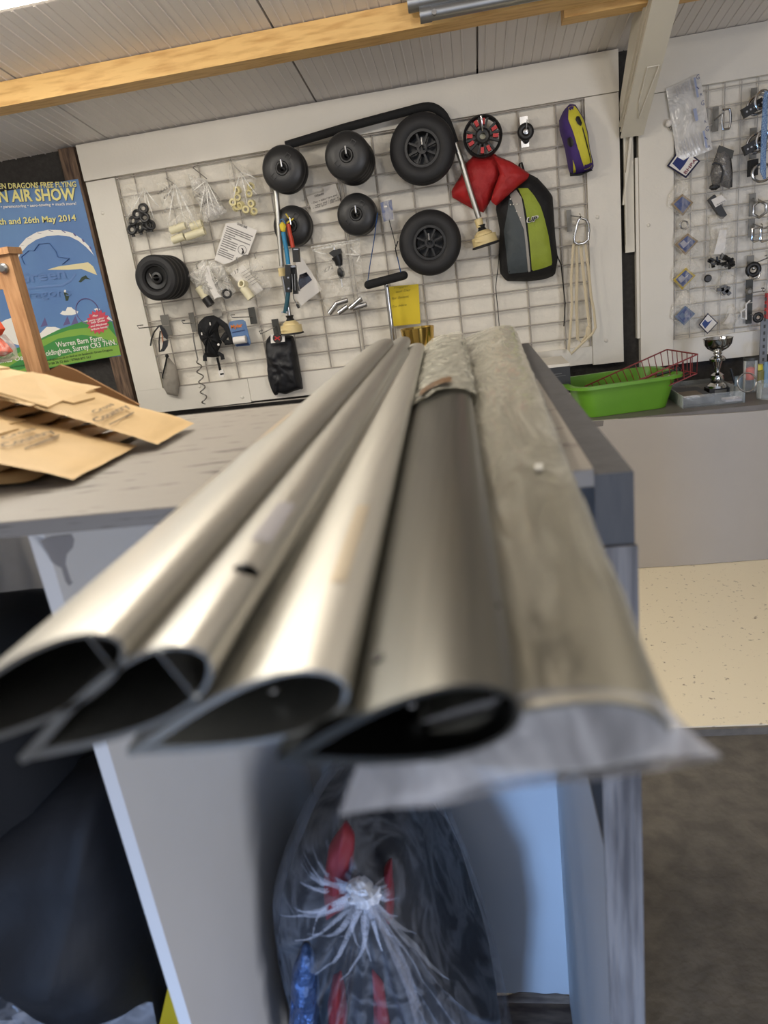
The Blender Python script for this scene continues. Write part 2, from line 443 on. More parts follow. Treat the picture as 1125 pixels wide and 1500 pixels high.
g = thing('wire_grid', 'white wire display grid on the left half of the large wall panel', 'wire grid', (-1.0, 3.27, CZ-.35))
grid(g, [-.53-.1525*i for i in range(7)]+[-1.527], zs, 3.278, .0032, WIRE, -1.53, -.525, -.352, .6)
g = thing('wire_grid', 'white wire display grid on the right half of the large wall panel, behind the backpack', 'wire grid', (0, 3.27, CZ-.35))
grid(g, [-.512+.1525*i for i in range(7)]+[.51], [z+.004 for z in zs], 3.278, .0032, WIRE, -.515, .515, -.39, .6)
# right hand panel beyond the strut
t = thing('wall_display', 'second white wall panel right of the steel strut, with a fine wire grid', 'wall panel', (1.2, YW, CZ-.5))
rect('header_board', .735, 2.6, .572, .752, 3.262, 3.3115, t)
rect('side_board', .725, .862, -.512, .57, 3.268, 3.3115, t)
rect('lower_board', .864, 2.6, -.512, -.405, 3.275, 3.3115, t)
rect('rough_backing', .85, 2.6, -.45, .575, 3.292, 3.3118, t, ROUGHW)
for (x, y) in ((950, 122), (948, 143), (950, 330), (1052, 510)):
    p = wp(x, y, .033); MB().sphere(p, .0075, (1, .5, 1), 12, 8).build('screw_cap', WHITE, t)
g = thing('wire_grid', 'fine white wire display grid of square cells on the right-hand wall panel', 'wire grid', (1.3, 3.27, CZ-.4))
grid(g, [.87+.0625*i for i in range(15)], [.552-.0625*i for i in range(16)], 3.276, .0021, WIRE2, .866, 1.78, -.402, .572)
# edge strip of the second panel
rect('edge_strip', .712, .724, -.38, .35, 3.275, 3.3115, t)
# brown trim post beside the poster
o = MB().box((-1.765, 3.264, 0.3), (-1.690, 3.31, CZ+.745)).build('trim_1', DARKWOOD, smooth=False); struct(o)
# cable on the wall below the poster
m = MB(); pts = [wp(x, y, .012) for x, y in ((168, 520), (171, 545), (176, 565), (185, 582), (196, 596))]
m.tube(pts, .004, 8); m.build  # tube
o = m.build('wall_cable', mat('grey_cable', (150, 146, 138), .5)); tag(o, 'thin grey cable running down the dark wall beside the poster corner', 'cable')
m = MB(); pts = [wp(x, y, .016) for x, y in ((205, 603), (260, 600), (330, 595), (420, 586), (470, 581))]
m.tube(pts, .0035, 8); o = m.build('wall_cable', WIRE); tag(o, 'thin white cable along the bottom edge of the large wall panel', 'cable')
# ================================================================ COUNTER AND PLATFORM (right, behind)
CT = CZ-.617
CTOP = mat('counter_top_grey', (112, 106, 100), 0.5, var=0.2, vscale=9)
CPAN = mat('grey_hardboard', (166, 159, 150), 0.36, var=0.07, vscale=3, bump=0.05, bscale=5)
t = thing('counter', 'grey painted counter with a wide plain front panel against the back wall', 'counter', (1.2, 2.9, 0))
m = MB(); m.box((-.55, 2.752, CT-.022), (3.15, 3.30, CT)); m.build('counter_top', CTOP, t, smooth=False)
m = MB(); A = []; B = []
for i in range(41):
    x = .1+i*.0762; bow = .012*math.sin(i*.55)+.010*math.sin(i*.23+1)
    A.append(m.bm.verts.new((x, 2.745+bow*.3, .028))); B.append(m.bm.verts.new((x, 2.745+bow*.5, CT-.010+.012*math.sin(i*.33+.3))))
for i in range(40): m.bm.faces.new((A[i], A[i+1], B[i+1], B[i]))
r = bmesh.ops.extrude_face_region(m.bm, geom=m.bm.faces[:]); bmesh.ops.translate(m.bm, vec=(0, .012, 0), verts=[v for v in r['geom'] if isinstance(v, bmesh.types.BMVert)])
m.build('front_panel', CPAN, t, angle=60)
m = MB(); m.box((-.55, 2.77, 0.0), (.1, 3.28, CT-.022)); m.build('base_cabinet', CPAN, t, smooth=False)
WPLAT = mat('worn_white_board', (236, 224, 196), 0.5, rgb2=(150, 134, 110), vscale=64, thr=(.26, .36), bump=.05, bscale=40)
t = thing('floor_platform', 'low cream painted board platform on the floor before the counter', 'platform', (1.2, 2.1, 0))
m = MB(); m.box((.02, 1.688, 0), (3.15, 2.77, .026)); m.build('platform_board', WPLAT, t, smooth=False)
m = MB(); m.box((.02, 1.678, 0.0), (3.15, 1.687, .022)); m.build('edge_strip', mat('grey_edge', (112, 106, 98), .6, var=.3, vscale=30), t, smooth=False)
# ================================================================ SHELF UNIT (foreground)
WT = CZ-.1325
WTOP = mat('worn_grey_worktop', (150, 145, 137), 0.5, rgb2=(84, 78, 74), vscale=8, stretch=(2.2, 11, 11), thr=(.32, .40), bump=.08, bscale=30)
EDGE = mat('worn_grey_edge', (140, 136, 132), 0.6, rgb2=(58, 52, 50), vscale=9, stretch=(2.4, 6, 60), thr=(.30, .40), bump=.15, bscale=30)
WPAINT = mat('white_shelf_paint', (214, 213, 212), 0.55, var=0.05, vscale=5, bump=.1, bscale=18)
GREYP = mat('grey_shelf_paint', (80, 81, 84), 0.55, var=.18, vscale=9, stretch=(6, 6, 1.5), bump=.1, bscale=20)
POSTG = mat('weathered_grey_post', (128, 126, 126), 0.65, rgb2=(80, 78, 80), vscale=9, stretch=(14, 14, .9), thr=(.36, .6), bump=.25, bscale=26)
YF, YBK = .4514, .93
t = thing('shelf_unit', 'grey topped wooden shelf unit with white compartments in the foreground', 'shelf unit', (-.4, .7, 0))
m = MB(); m.prism([(-1.5, YF, WT), (.0693, YF, WT), (.0693, .853, WT), (-1.5, .935, WT)], (0, 0, -.010)); o = m.build('worktop', WTOP, t, smooth=False)
m = MB(); m.box((-1.5, YF-.0012, WT-.0122), (.0693, YF+.012, WT-.0006)); m.build('worktop_edge', EDGE, t, smooth=False)
m = MB(); m.box((.0695, YF-.001, 0), (.0945, 1.305, WT-.004)); m.build('side_panel', GREYP, t, smooth=False)
m = MB(); m.box((.0682, YF+.001, .0), (.0694, .93, WT-.32)); m.build('panel_lining', WPAINT, t, smooth=False)
m = MB(); m.box((.0672, YF-.004, 0), (.0958, YF-.0011, WT-.055)); m.build('post_face', POSTG, t, smooth=False)
m = MB(); m.box((-.344, YF+.0015, .0), (-.331, .93, WT-.0125)); m.build('partition', WPAINT, t, smooth=False)
# drip of grey paint at the head of the partition
dr = [(57, 792), (76, 786), (104, 783), (108, 790), (106, 802), (97, 812), (95, 826), (103, 850), (106, 853), (101, 858), (96, 852), (90, 832), (82, 828), (75, 822), (70, 812)]
pts = [atX(x, y, -.3306) for x, y in dr]
MB().prism(pts, (.0006, 0, 0)).build('paint_drip', mat('drip_grey', (150, 148, 150), .5), t, smooth=False)
m = MB(); m.box((-1.5, .926, .03), (.069, .936, WT-.03)); m.build('back_panel', WPAINT, t, smooth=False)
m = MB(); m.box((-.72, YF+.002, 0), (-.70, .925, WT-.0125)); m.build('partition', WPAINT, t, smooth=False)
m = MB(); m.box((-1.5, YF+.002, 0), (-1.48, .925, WT-.0125)); m.build('side_panel', WPAINT, t, smooth=False)
BROWN = mat('bare_ply', (150, 128, 108), .7, rgb2=(96, 78, 66), vscale=9, stretch=(2, 8, 8))
m = MB(); m.box((-1.48, YF+.004, 0), (.068, .925, .008)); m.build('base_board', BROWN, t, smooth=False)
m = MB()
pr_ = [(.0680, .0)]; random.seed(3)
pts = [V((-.33, .9245, .0)), V((.068, .9245, .0))]+[V((.068-.398*i/18, .9245, .032+random.uniform(-.008, .008))) for i in range(19)]
m.prism(pts, (0, .0012, 0)); m.build('bare_strip', BROWN, t, smooth=False)
# ================================================================ STREAMLINED TUBES on the shelf unit
S_ = 1.053
def foil(tail, nose, th, inset=0.0, n=22):
    tail, nose = V(tail), V(nose); ch = (nose-tail); c = ch.length; u = ch/c; v = V((-u.z, 0, u.x))
    up, dn = [], []
    for i in range(n+1):
        x = (1-math.cos(math.pi*i/n))/2                 # 0 nose .. 1 tail
        y = 5*th*(.2969*math.sqrt(x)-.126*x-.3516*x*x+.2843*x**3-.1015*x**4)
        y = max(y, .0012)
        if inset:
            x = .006+x*(.90) if False else inset*0.6/c+x*(1-inset*0.6/c-.09); y = max(y-inset, .0003)
        up.append(nose-u*(x*c)+v*y); dn.append(nose-u*(x*c)-v*y)
    return up+dn[::-1][:-1]
def strut(label, near, far, th, m, name='streamlined_tube', holes=(), wall=.0013):
    """near/far = ((tail x, z), (nose x, z), Y), heights relative to the camera"""
    def P(k): (tx, tz), (nx, nz), Y = k; return V((tx*S_, Y*S_, CZ+tz*S_)), V((nx*S_, Y*S_, CZ+nz*S_))
    a, b = P(near), P(far)
    mb = MB(); loops = []
    for inset in (0, wall):
        rows = []
        for k in range(9):
            q = k/8; rows.append([mb.bm.verts.new(p) for p in foil(a[0].lerp(b[0], q), a[1].lerp(b[1], q), th*S_, inset)])
        for A, B in zip(rows[:-1], rows[1:]): mb.bridge(A, B)
        loops.append(rows)
    mb.bridge(loops[0][0], loops[1][0]); mb.bridge(loops[0][-1], loops[1][-1])
    o = mb.build(name, m, None, angle=55)
    for (p, d, r) in holes:
        cb = MB(); cb.cyl(V(p)-V(d)*.012, V(p)+V(d)*.006, r, n=18); c = cb.build('cutter', m)
        md = o.modifiers.new('b', 'BOOLEAN'); md.operation = 'DIFFERENCE'; md.object = c; md.solver = 'EXACT'
        bpy.context.view_layer.update()
        me = bpy.data.meshes.new_from_object(o.evaluated_get(bpy.context.evaluated_depsgraph_get()))
        o.modifiers.clear(); o.data = me; bpy.data.objects.remove(c)
        me.set_sharp_from_angle(angle=math.radians(55))
    return o, a, b
def on_strut(x, y, a, b, f=.5):
    """point on the chord plane of a tube below the pixel (x, y)"""
    n = (a[1]-a[0]).cross(b[0]-a[0]); d = ray(x, y); return CAM+d*((a[0]-CAM).dot(n)/d.dot(n))
T5 = (((-.0369, -.1180), (.0400, -.1145), .153), ((-.014, -.112), (.070, -.108), 1.27))
T4 = (((-.0592, -.1127), (.0034, -.0988), .1432), ((-.092, -.112), (-.020, -.0985), 1.14))
T3 = (((-.1045, -.1140), (-.0395, -.0955), .150), ((-.132, -.110), (-.0735, -.0950), 1.03))
T2 = (((-.1376, -.1150), (-.0746, -.0850), .150), ((-.148, -.106), (-.0905, -.0800), 1.00))
T1 = (((-.1850, -.1170), (-.0970, -.0795), .150), ((-.172, -.100), (-.1030, -.0720), .90))
def lift(a, b, p, up): return p+up
o5, a5, b5 = strut('', *T5, .021, ALU2)
tag(o5, 'aluminium streamlined tube fully wrapped in clear plastic film, rightmost of the five', 'metal tube')
o4, a4, b4 = strut('', *T4, .020, DKALU)
tag(o4, 'dark bronze coloured streamlined tube, bubble wrapped at its far end', 'metal tube')
o3, a3, b3 = strut('', *T3, .019, ALU2)
tag(o3, 'silver streamlined tube lying left of the dark bronze tube', 'metal tube')
def surf(a, b, x, y, th=.019):
    p = on_strut(x, y, a, b); n = (a[1]-a[0]).cross(b[0]-a[0]).normalized()
    if n.z < 0: n = -n
    return p, n
p, n = surf(a2 := (V((T2[0][0][0]*S_, T2[0][2]*S_, CZ+T2[0][0][1]*S_)), V((T2[0][1][0]*S_, T2[0][2]*S_, CZ+T2[0][1][1]*S_))), b2 := (V((T2[1][0][0]*S_, T2[1][2]*S_, CZ+T2[1][0][1]*S_)), V((T2[1][1][0]*S_, T2[1][2]*S_, CZ+T2[1][1][1]*S_))), 370, 850)
o2, a2, b2 = strut('', *T2, .020, ALU, holes=((p+n*.004, (n+V((.5, 0, 0))).normalized(), .0042),))
tag(o2, 'silver streamlined tube with a round drilled hole and a small label near its end', 'metal tube')
o1, a1, b1 = strut('', *T1, .020, mat('grey_aluminium', (182, 180, 173), 0.40, metal=1.0, var=0.10, vscale=30, stretch=(14, .35, 14)))
tag(o1, 'silver streamlined tube, leftmost of the five on the shelf unit', 'metal tube')
# drilled spots, light spots inside the mouths, label
LAB = mat('silver_label', (170, 168, 172), .4)
def patch(pix, a, b, lift_, m, name, parent, th=.0004):
    P = []
    for x, y in pix:
        q, n = surf(a, b, x, y); P.append(q+n*lift_)
    MB().prism(P, n*th).build(name, m, parent, smooth=False)
for a, b, o, x, y, r in ((a4, b4, o4, 568, 1000, .0019), (a4, b4, o4, 728, 905, .0022)):
    q, n = surf(a, b, x, y); q = q+n*(.0085 if x < 600 else .0035)
    MB().lathe(q, n, [(0, .0012), (r, .0010), (r*1.1, -.002)], 16).build('hole_disc', BLACK, o)  # black discs stand for the dark of the drilled holes
for a, b, o, x, y in ((a4, b4, o4, 592, 1078), (a3, b3, o3, 370, 1052), (a5, b5, o5, 770, 1118)):
    q, n = surf(a, b, x, y); q = q+V((0, .02, -.004))
    MB().sphere(q, .0016, (1.2, 1.2, .8), 12, 8).build('light_spot', STEEL, o)  # steel beads stand in for light falling through the holes
for a, b, o, x, y in ((a2, b2, o2, 246, 1008), (a1, b1, o1, 128, 968)):
    q, n = surf(a, b, x, y); MB().box((-.0003, .006, -.0086), (.0003, .8, .0086), Matrix.Translation(q) @ Matrix((n.cross(V((0, 1, 0))), V((0, 1, 0)), n)).transposed().to_4x4()).build('inner_web', ALU, o, smooth=False)
# the label on the second tube follows the rounded nose
def wraplabel(a, b, q0, q1, x0, x1, th, m, name, parent):
    mb = MB(); rows = []
    for k in range(7):
        q = q0+(q1-q0)*k/6
        t_, n_ = a[0].lerp(b[0], q), a[1].lerp(b[1], q); u = (n_-t_); c = u.length; u.normalize(); v = V((-u.z, 0, u.x)); row = []
        for j in range(9):
            x = x0+(x1-x0)*j/8; y = 5*th*S_*(.2969*math.sqrt(x)-.126*x-.3516*x*x+.2843*x**3-.1015*x**4)
            row.append(mb.bm.verts.new(n_-u*(x*c)+v*(y+.0003)))
        rows.append(row)
    for A, B in zip(rows[:-1], rows[1:]):
        for j in range(8): mb.bm.faces.new((A[j], A[j+1], B[j+1], B[j]))
    return mb.build(name, m, parent)
wraplabel(a2, b2, .085, .135, .01, .09, .020, LAB, 'label', o2)
wraplabel(a1, b1, .18, .30, .45, .75, .020, mat('pale_tape', (214, 206, 188), .3, metal=.6), 'tape_mark', o1)
wraplabel(a1, b1, .36, .45, .35, .75, .020, mat('tan_tape', (205, 184, 150), .4, metal=.3), 'tape_mark', o1)
wraplabel(a3, b3, .06, .15, .07, .15, .019, mat('tan_mark', (214, 204, 184), .4, metal=.8), 'tape_mark', o3)
# plastic film over the right-hand tube: loose sleeve that flares open at the near end
SLEEVE = film('sleeve_film', (216, 213, 198), 0.04, 0.15, 30, rough=.08, amount=.9, stretch=(1, .22, 1), bstr=.7)
BUB = film('bubble_wrap_film', (240, 238, 222), 0.07, 0.22, 60, rough=.12, amount=.8)
ALU3 = mat('dull_aluminium', (188, 186, 176), 0.38, metal=1.0, var=0.12, vscale=26, stretch=(14, .3, 14))
o5.data.materials[0] = ALU3
def sleeve(a, b, th, q0, q1, nq, puff, amp, ns, nose_pt, seed, m, name, parent, flare=None, ang=0):
    mb = MB(); rows = []
    for k in range(nq+1):
        q = q0+(q1-q0)*k/nq; t_, n_ = a[0].lerp(b[0], q), a[1].lerp(b[1], q); cen = (t_+n_)/2
        row = []
        for p in foil(t_, n_, th*S_, 0, 20):
            d = (p-cen); r_ = d.length; d.normalize()
            w_ = puff+amp*noise.noise(V((p.x*ns*1.3, p.y*ns*.55, p.z*ns*1.3))+V((seed, 0, 0)))+.5*amp*noise.noise(p*ns*2.6)
            p2 = p+V((d.x*.8, 0, d.z if d.z > 0 else d.z*.25))*w_
            p2.z = max(p2.z, t_.z-.0125)
            row.append(mb.bm.verts.new(p2))
        rows.append(row)
    if flare:
        fb = MB(); extra = []
        for e in range(0, 9):
            f = e/8; row = []
            for v in rows[0]:
                p = v.co.copy(); c0 = (a[0]+a[1])/2; fx = (p.x-c0.x)/.04
                tgt = V((c0.x+(p.x-c0.x)*1.24, p.y-.008, c0.z+(p.z-c0.z)*.2-.0125+.0075*fx))
                q_ = p.lerp(tgt, f**.9); q_ += V((0, 0, .0018*noise.noise(q_*60)*f))
                row.append(fb.bm.verts.new(q_))
            extra.append(row)
        for A, B in zip(extra[:-1], extra[1:]): fb.bridge(A, B)
        fb.build('sleeve_mouth', film('sleeve_mouth_film', (232, 232, 236), .30, .22, 20, rough=.2, amount=.5), parent, angle=80)
    for A, B in zip(rows[:-1], rows[1:]): mb.bridge(A, B)
    return mb.build(name, m, parent, angle=70)
sleeve(a5, b5, .021, .004, 1.008, 110, .0016, .0016, 50, None, 2.0, SLEEVE, 'plastic_sleeve', o5, flare=True)
q, n = surf(a5, b5, 793, 718)
MB().box((-.0022, -.006, 0), (.0022, .006, .0006), Matrix.Translation(q+n*.0135) @ Matrix.Rotation(-.1, 4, 'Z')).build('barcode_label', mat('clear_label', (206, 206, 200), .3), o5)
sleeve(a4, b4, .020, .43, 1.006, 60, .0048, .0038, 85, None, 5.0, BUB, 'bubble_wrap', o4)
wraplabel(a4, b4, .445, .475, .18, .62, .034, mat('brown_tape', (116, 86, 56), .35, var=.2, vscale=40), 'packing_tape', o4)
# ================================================================ ENVELOPES and card on the worktop
KRAFT = mat('kraft_paper', (220, 188, 136), 0.62, var=.10, vscale=16, bump=.10, bscale=35)
KRAFT2 = mat('brown_card', (178, 134, 88), 0.7, var=.08, vscale=10)
LOGO = mat('grey_print', (116, 100, 82), .8)
def envelope(label, c, ex, ey, L, W, group, logo=None, th=.004):
    """c = near right corner; ex runs along the length (away from the reader), ey along the short edge"""
    ex, ey = V(ex).normalized(), V(ey); ey = (ey-ex*ey.dot(ex)).normalized(); n = ex.cross(ey)
    if n.z < 0: n = -n
    t = thing('padded_envelope', label, 'envelope', c, group); c = V(c)
    mb = MB(); rows = []; NU, NV = 22, 12
    def pt(u, v, s):
        e = min(u, 1-u, .5)*2; f = min(v, 1-v)*2
        h = th*(min(1, e*5)*min(1, f*3))**.6
        wv = .0022*noise.noise(V((u*4, v*3, sum(map(ord, label)) % 7)))+.0007*noise.noise(V((u*15, v*12, 1)))
        return c+ex*(u*L)+ey*(v*W)+n*(h*s*.5+th*.5+wv)
    top = [[mb.bm.verts.new(pt(u/NU, v/NV, 1)) for v in range(NV+1)] for u in range(NU+1)]
    bot = [[mb.bm.verts.new(pt(u/NU, v/NV, -1)) for v in range(NV+1)] for u in range(NU+1)]
    for G, fl_ in ((top, 0), (bot, 1)):
        for i in range(NU):
            for j in range(NV):
                f = (G[i][j], G[i][j+1], G[i+1][j+1], G[i+1][j]); mb.bm.faces.new(f if fl_ else f[::-1])
    per = [(i, 0) for i in range(NU+1)]+[(NU, j) for j in range(1, NV+1)]+[(i, NV) for i in range(NU-1, -1, -1)]+[(0, j) for j in range(NV-1, 0, -1)]
    for k in range(len(per)):
        (i, j), (i2, j2) = per[k], per[(k+1) % len(per)]
        mb.bm.faces.new((top[i][j], bot[i][j], bot[i2][j2], top[i2][j2]))
    mb.build('pouch', KRAFT, t, angle=60)
    m2 = MB()
    P = [pt(.60, .04, 1), pt(.60, .30, 1), pt(.55, .33, 1), pt(.53, .70, 1), pt(.60, .74, 1), pt(.60, .97, 1), pt(.985, .97, 1), pt(.985, .03, 1)]
    m2.prism([q+n*.0008 for q in P], n*.0012); m2.build('flap', KRAFT, t, smooth=False)
    if logo:
        def pf(x, y): 
            d = ray(x, y); q = c+n*(th+.0021); return CAM+d*((q-CAM).dot(n)/d.dot(n))
        for body, a, b, h, bold in logo: 
            if body: text(body, pf, a, b, h, LOGO, t, bold=bold+.012, curve=.0)
            else: flat('printed_rule', [a, b, (b[0], b[1]+h), (a[0], a[1]+h)], 0, LOGO, t, .0003, pl=pf)
    return t
zt = WT
e1c = V((-.330, .661, zt+.004)); e1x = V((-.150, -.001, .0655)); 
envelope('brown padded envelope with printed lettering, upper one nearest the wall panel', e1c, e1x, (0, 1, .0), .200, .104, 'brown envelopes',
         [('Cross', (140, 607), (168, 594), 9, .01), ('Country', (143, 620), (191, 597), 12, .015), ('', (160, 621), (196, 603), 1.4, 0), ('', (184, 611), (196, 604), .8, 0)])
e2c = V((-.356, .545, zt+.003)); e2x = V((-.150, .0, .050))
envelope('brown padded envelope with printed lettering, in front of the other printed one', e2c, e2x, (0, 1, 0), .200, .125, 'brown envelopes',
         [('Cross', (7, 645), (54, 630), 11, .01), ('Country', (9, 657), (83, 634), 15, .015), ('', (36, 656), (87, 636), 1.6, 0), ('', (52, 652), (86, 640), .8, 0)])
for i in range(4):
    envelope('plain brown envelope in the pile under the front printed one, %s' % ('lowest', 'second from the bottom', 'third', 'topmost')[i], V((-.405-.028*i, .556+.004*i, zt+.0008+.0105*i)), V((-1, .02*i, 0)), (.03*i, 1, 0), .20, .10, 'brown envelopes', th=.009)
envelope('plain brown envelope at the top left, lying over the printed ones', V((-.452, .655, zt+.058)), V((-1, .12, .28)), (.02, 1, .02), .20, .12, 'brown envelopes', th=.004)
for i in range(6):
    envelope('plain brown envelope in the pile under the rear printed one, %s' % ('lowest', 'second from the bottom', 'third', 'fourth', 'second from the top', 'topmost')[i], V((-.392-.024*i, .688, zt+.0008+.0105*i)), V((-1, .01*i, 0)), (.0, 1, 0), .20, .075, 'brown envelopes', th=.009)
P = [(55, 552), (88, 534), (110, 542), (204, 593), (150, 600)]
c_ = [atY(x, y, .80+.0009*(x-60)) for x, y in P]
o = MB().prism([atY(x, y, .83) for x, y in P], (0, .003, 0)).build('cardboard_sheet', KRAFT2, smooth=False)
tag(o, 'flat brown cardboard sheet propped up behind the envelopes', 'cardboard')
# ================================================================ THINGS ON THE LARGE WALL PANEL
from mathutils.bvhtree import BVHTree
def hook(label, x0, y0, x1, y1, m, prong=None, off=.03, group='price plates on the wire grid'):
    t = thing('display_hook', label, 'hook', tuple(wp((x0+x1)/2, y1, off)), group)
    a, b = wp(x0, y0, off), wp(x1, y1, off)
    MB().box((a.x, a.y-.0015, min(a.z, b.z)), (b.x, a.y+.0015, max(a.z, b.z))).build('plate', m, t, smooth=False)
    if prong:
        (px0, py0), (px1, py1), o1 = prong
        p, q = wp(px0, py0, off), wp(px1, py1, o1)
        m2 = MB(); m2.tube([p, p.lerp(q, .5), q, q+V((-.004, -.004, .012)), p.lerp(q, .86)+V((0, 0, .012))], .0026, 8)
        m2.build('prong', STEEL, t)
    return t
def decal(name, pix, off, body, m, parent, lift=.0025, n=44):
    """a sewn panel: follows the front of a bag"""
    mb = MB().pillow(px(pix, off), FRONT, 0.0, 0.0004, rings=6, n=n)
    bb = BVHTree.FromObject(body, bpy.context.evaluated_depsgraph_get())
    o = origin(body)
    for i, v in enumerate(mb.bm.verts):
        h = bb.ray_cast(V((v.co.x, o.y-1.0, v.co.z))-o, V((0, 1, 0)))
        y = (h[0].y+o.y) if h[0] else None
        if y is None:
            h = bb.find_nearest(v.co-o); y = h[0].y+o.y
        v.co.y = y-lift+(.0012 if i >= n+ (6-1)*n+1 else 0)
    bpy.context.view_layer.update()
    return mb.build(name, m, parent, angle=60)
bpy.context.view_layer.update()
# ---- domed black wheel discs, several on each hook
def disc_wheel(label, x, y, rp, off, group):
    c = wp(x, y, off); R = rp*mpp(x, y, c.y)
    t = thing('disc_wheel', label, 'wheel', tuple(c), group)
    prof = [(.013, .006), (.030, .012), (R*.55, .010), (R*.84, .003), (R*.95, -.006), (R, -.018), (R*.985, -.030), (R*.90, -.036), (.013, -.034), (.013, .006)]
    MB().lathe(c, FRONT, prof, 48).build('shell', DISC, t, angle=30)
    MB().lathe(c, FRONT, [(.010, .008), (.020, .0165), (.025, .0165), (.029, .010)], 28).build('hub', BLACK, t)
    for a, r_ in ((.9, .55), (3.7, .5)):
        p = c+V((math.cos(a)*R*r_, -.0125, math.sin(a)*R*r_)); M = Matrix.Translation(p) @ Matrix.Rotation(-a, 4, 'Y')
        mk = MB()
        for lo, hi in (((-.012, -.001, -.010), (.012, .0, -.0075)), ((-.012, -.001, .0075), (.012, .0, .010)), ((-.012, -.001, -.0075), (-.0095, .0, .0075)), ((.0095, -.001, -.0075), (.012, .0, .0075))): mk.box(lo, hi, M)
        mk.build('moulded_mark', BLACK, t, smooth=False)
    MB().tube([c+V((-.0012, -.0098, 0))+V((math.cos(q)*R*.2, 0, math.sin(q)*R*.2)) for q in (2.9,)]+[c+V((-R*.8, -.003, R*.1))], .0012, 5).build('seam', BLACK, t)
    return t
def wire_hook(label, x, y, off, L, group='long wire hooks through the wheels'):
    p = wp(x, y, off); a = V((p.x, 3.276, p.z)); m = MB()
    m.tube([a, p, p+V((0, -.012, .004)), p+V((0, -.014, .03))], .004, 8)
    o = m.build('wheel_hook', STEEL); return tag(o, label, 'hook', group)
for nm, x, y, rp, offs in (('upper left', 414, 247, 32.5, (.20, .145)), ('upper middle', 508, 228, 34, (.27, .22, .17, .12)), ('lower left behind coloured clamps', 427, 331, 28.5, (.095, .058)), ('lower middle beside blue packet', 522, 314, 29.5, (.14, .095))):
    t0 = None
    for i, of in enumerate(offs):
        lab = 'black domed disc wheel, %s, %s' % (nm, ('front one of its stack', 'second from the front', 'third from the front', 'backmost of its stack')[i])
        c0 = wp(x, y, offs[0])
        if t0 is None: t0 = disc_wheel(lab, x, y, rp, of, 'black disc wheels')
        else: dup(t0, (0, offs[0]-of, 0), lab)
    wire_hook('short steel wire hook through the black disc wheels hung %s' % nm, x, y-1, offs[0]+.045, .1)
# ---- pneumatic wheels
def pneu(label, x, y, rp, off):
    c = wp(x, y, off); R = rp*mpp(x, y, c.y); w_ = R*.30
    t = thing('pneumatic_wheel', label, 'wheel', tuple(c), 'pneumatic wheels')
    prof = []
    for i in range(49):
        a = -1.15*math.pi/2*0+(-math.pi*.72)+(2*math.pi*.72)*i/48
        r_ = R*.70+R*.30*math.cos(a); h = w_*math.sin(a)
        g = .0022*(1 if (abs(h) < w_*.86 and i % 6 < 2 and 6 < i < 42) else 0)
        prof.append((r_-g, h))
    MB().lathe(c, FRONT, prof, 56).build('tyre', RUBBER, t, angle=25)
    rr = prof[0][0]
    hz = abs(prof[-1][1])
    rim_ = MB().lathe(c, FRONT, [(rr+.003, hz-.006), (rr+.002, hz+.004), (rr-.008, hz+.004), (rr-.012, hz-.014), (rr-.012, -hz)], 44).build('rim', BLACK, t, angle=30)
    MB().lathe(c, FRONT, [(.0, hz-.012), (.010, hz-.012), (.011, hz+.001), (.021, hz+.001), (.023, hz-.02), (.023, -hz)], 28).build('hub', BLACK, t, angle=30)
    for k in range(8):
        a = k*math.pi/4+.3; d = V((math.cos(a), 0, math.sin(a)))
        MB().beam(c+d*.02+FRONT*(hz-.016), c+d*(rr-.008)+FRONT*(hz-.016), .008, .02, FRONT).build('spoke', BLACK, rim_, smooth=False)
    MB().lathe(c, FRONT, [(rr-.012, -hz+.002), (.0, -hz+.002)], 30).build('back_plate', BLACK, t)
    return t
pneu('large black pneumatic wheel under the bend of the foam covered bar', 619, 219, 48.5, .14)
pneu('large black pneumatic wheel beside the suction cup, below the other large one', 630, 356, 45.5, .09)
wire_hook('steel hook through the hub of the upper large pneumatic wheel', 619, 214, .23, .1)
wire_hook('steel hook through the hub of the lower large pneumatic wheel', 629, 353, .17, .1)
# ---- stack of four small tyres, left
t0 = None
for i, of in enumerate((.20, .155, .11, .065)):
    lab = 'small ribbed black wheel in the stack at the left end, %s' % ('front one', 'second from the front', 'third from the front', 'nearest the wall')[i]
    if t0: dup(t0, (0, .20-of, 0), lab); continue
    c = wp(230, 407, of); R = 33*mpp(230, 407, c.y)
    t0 = thing('ribbed_tyre_wheel', lab, 'wheel', tuple(c), 'small ribbed wheels')
    prof = [(R*.52, .012), (R*.60, .020), (R*.74, .023), (R*.80, .021), (R*.90, .017), (R*.97, .008)]
    prof = prof+[(r_, -h) for r_, h in prof[::-1]]
    MB().lathe(c, FRONT, prof, 48).build('tyre', RUBBER, t0, angle=20)
    MB().lathe(c, FRONT, [(R*.54, .013), (R*.50, .016), (R*.47, .006), (R*.28, -.002), (R*.24, .006), (R*.14, .008), (R*.14, -.018)], 36).build('hub', BLACK, t0, angle=25)
MB_ = MB(); a = wp(222, 407, .27); MB_.tube([V((a.x+.03, 3.27, a.z)), a, a+V((-.004, 0, .02))], .0035, 8)
tag(MB_.build('wheel_hook', STEEL), 'long steel wire hook through the stack of small ribbed wheels', 'hook')
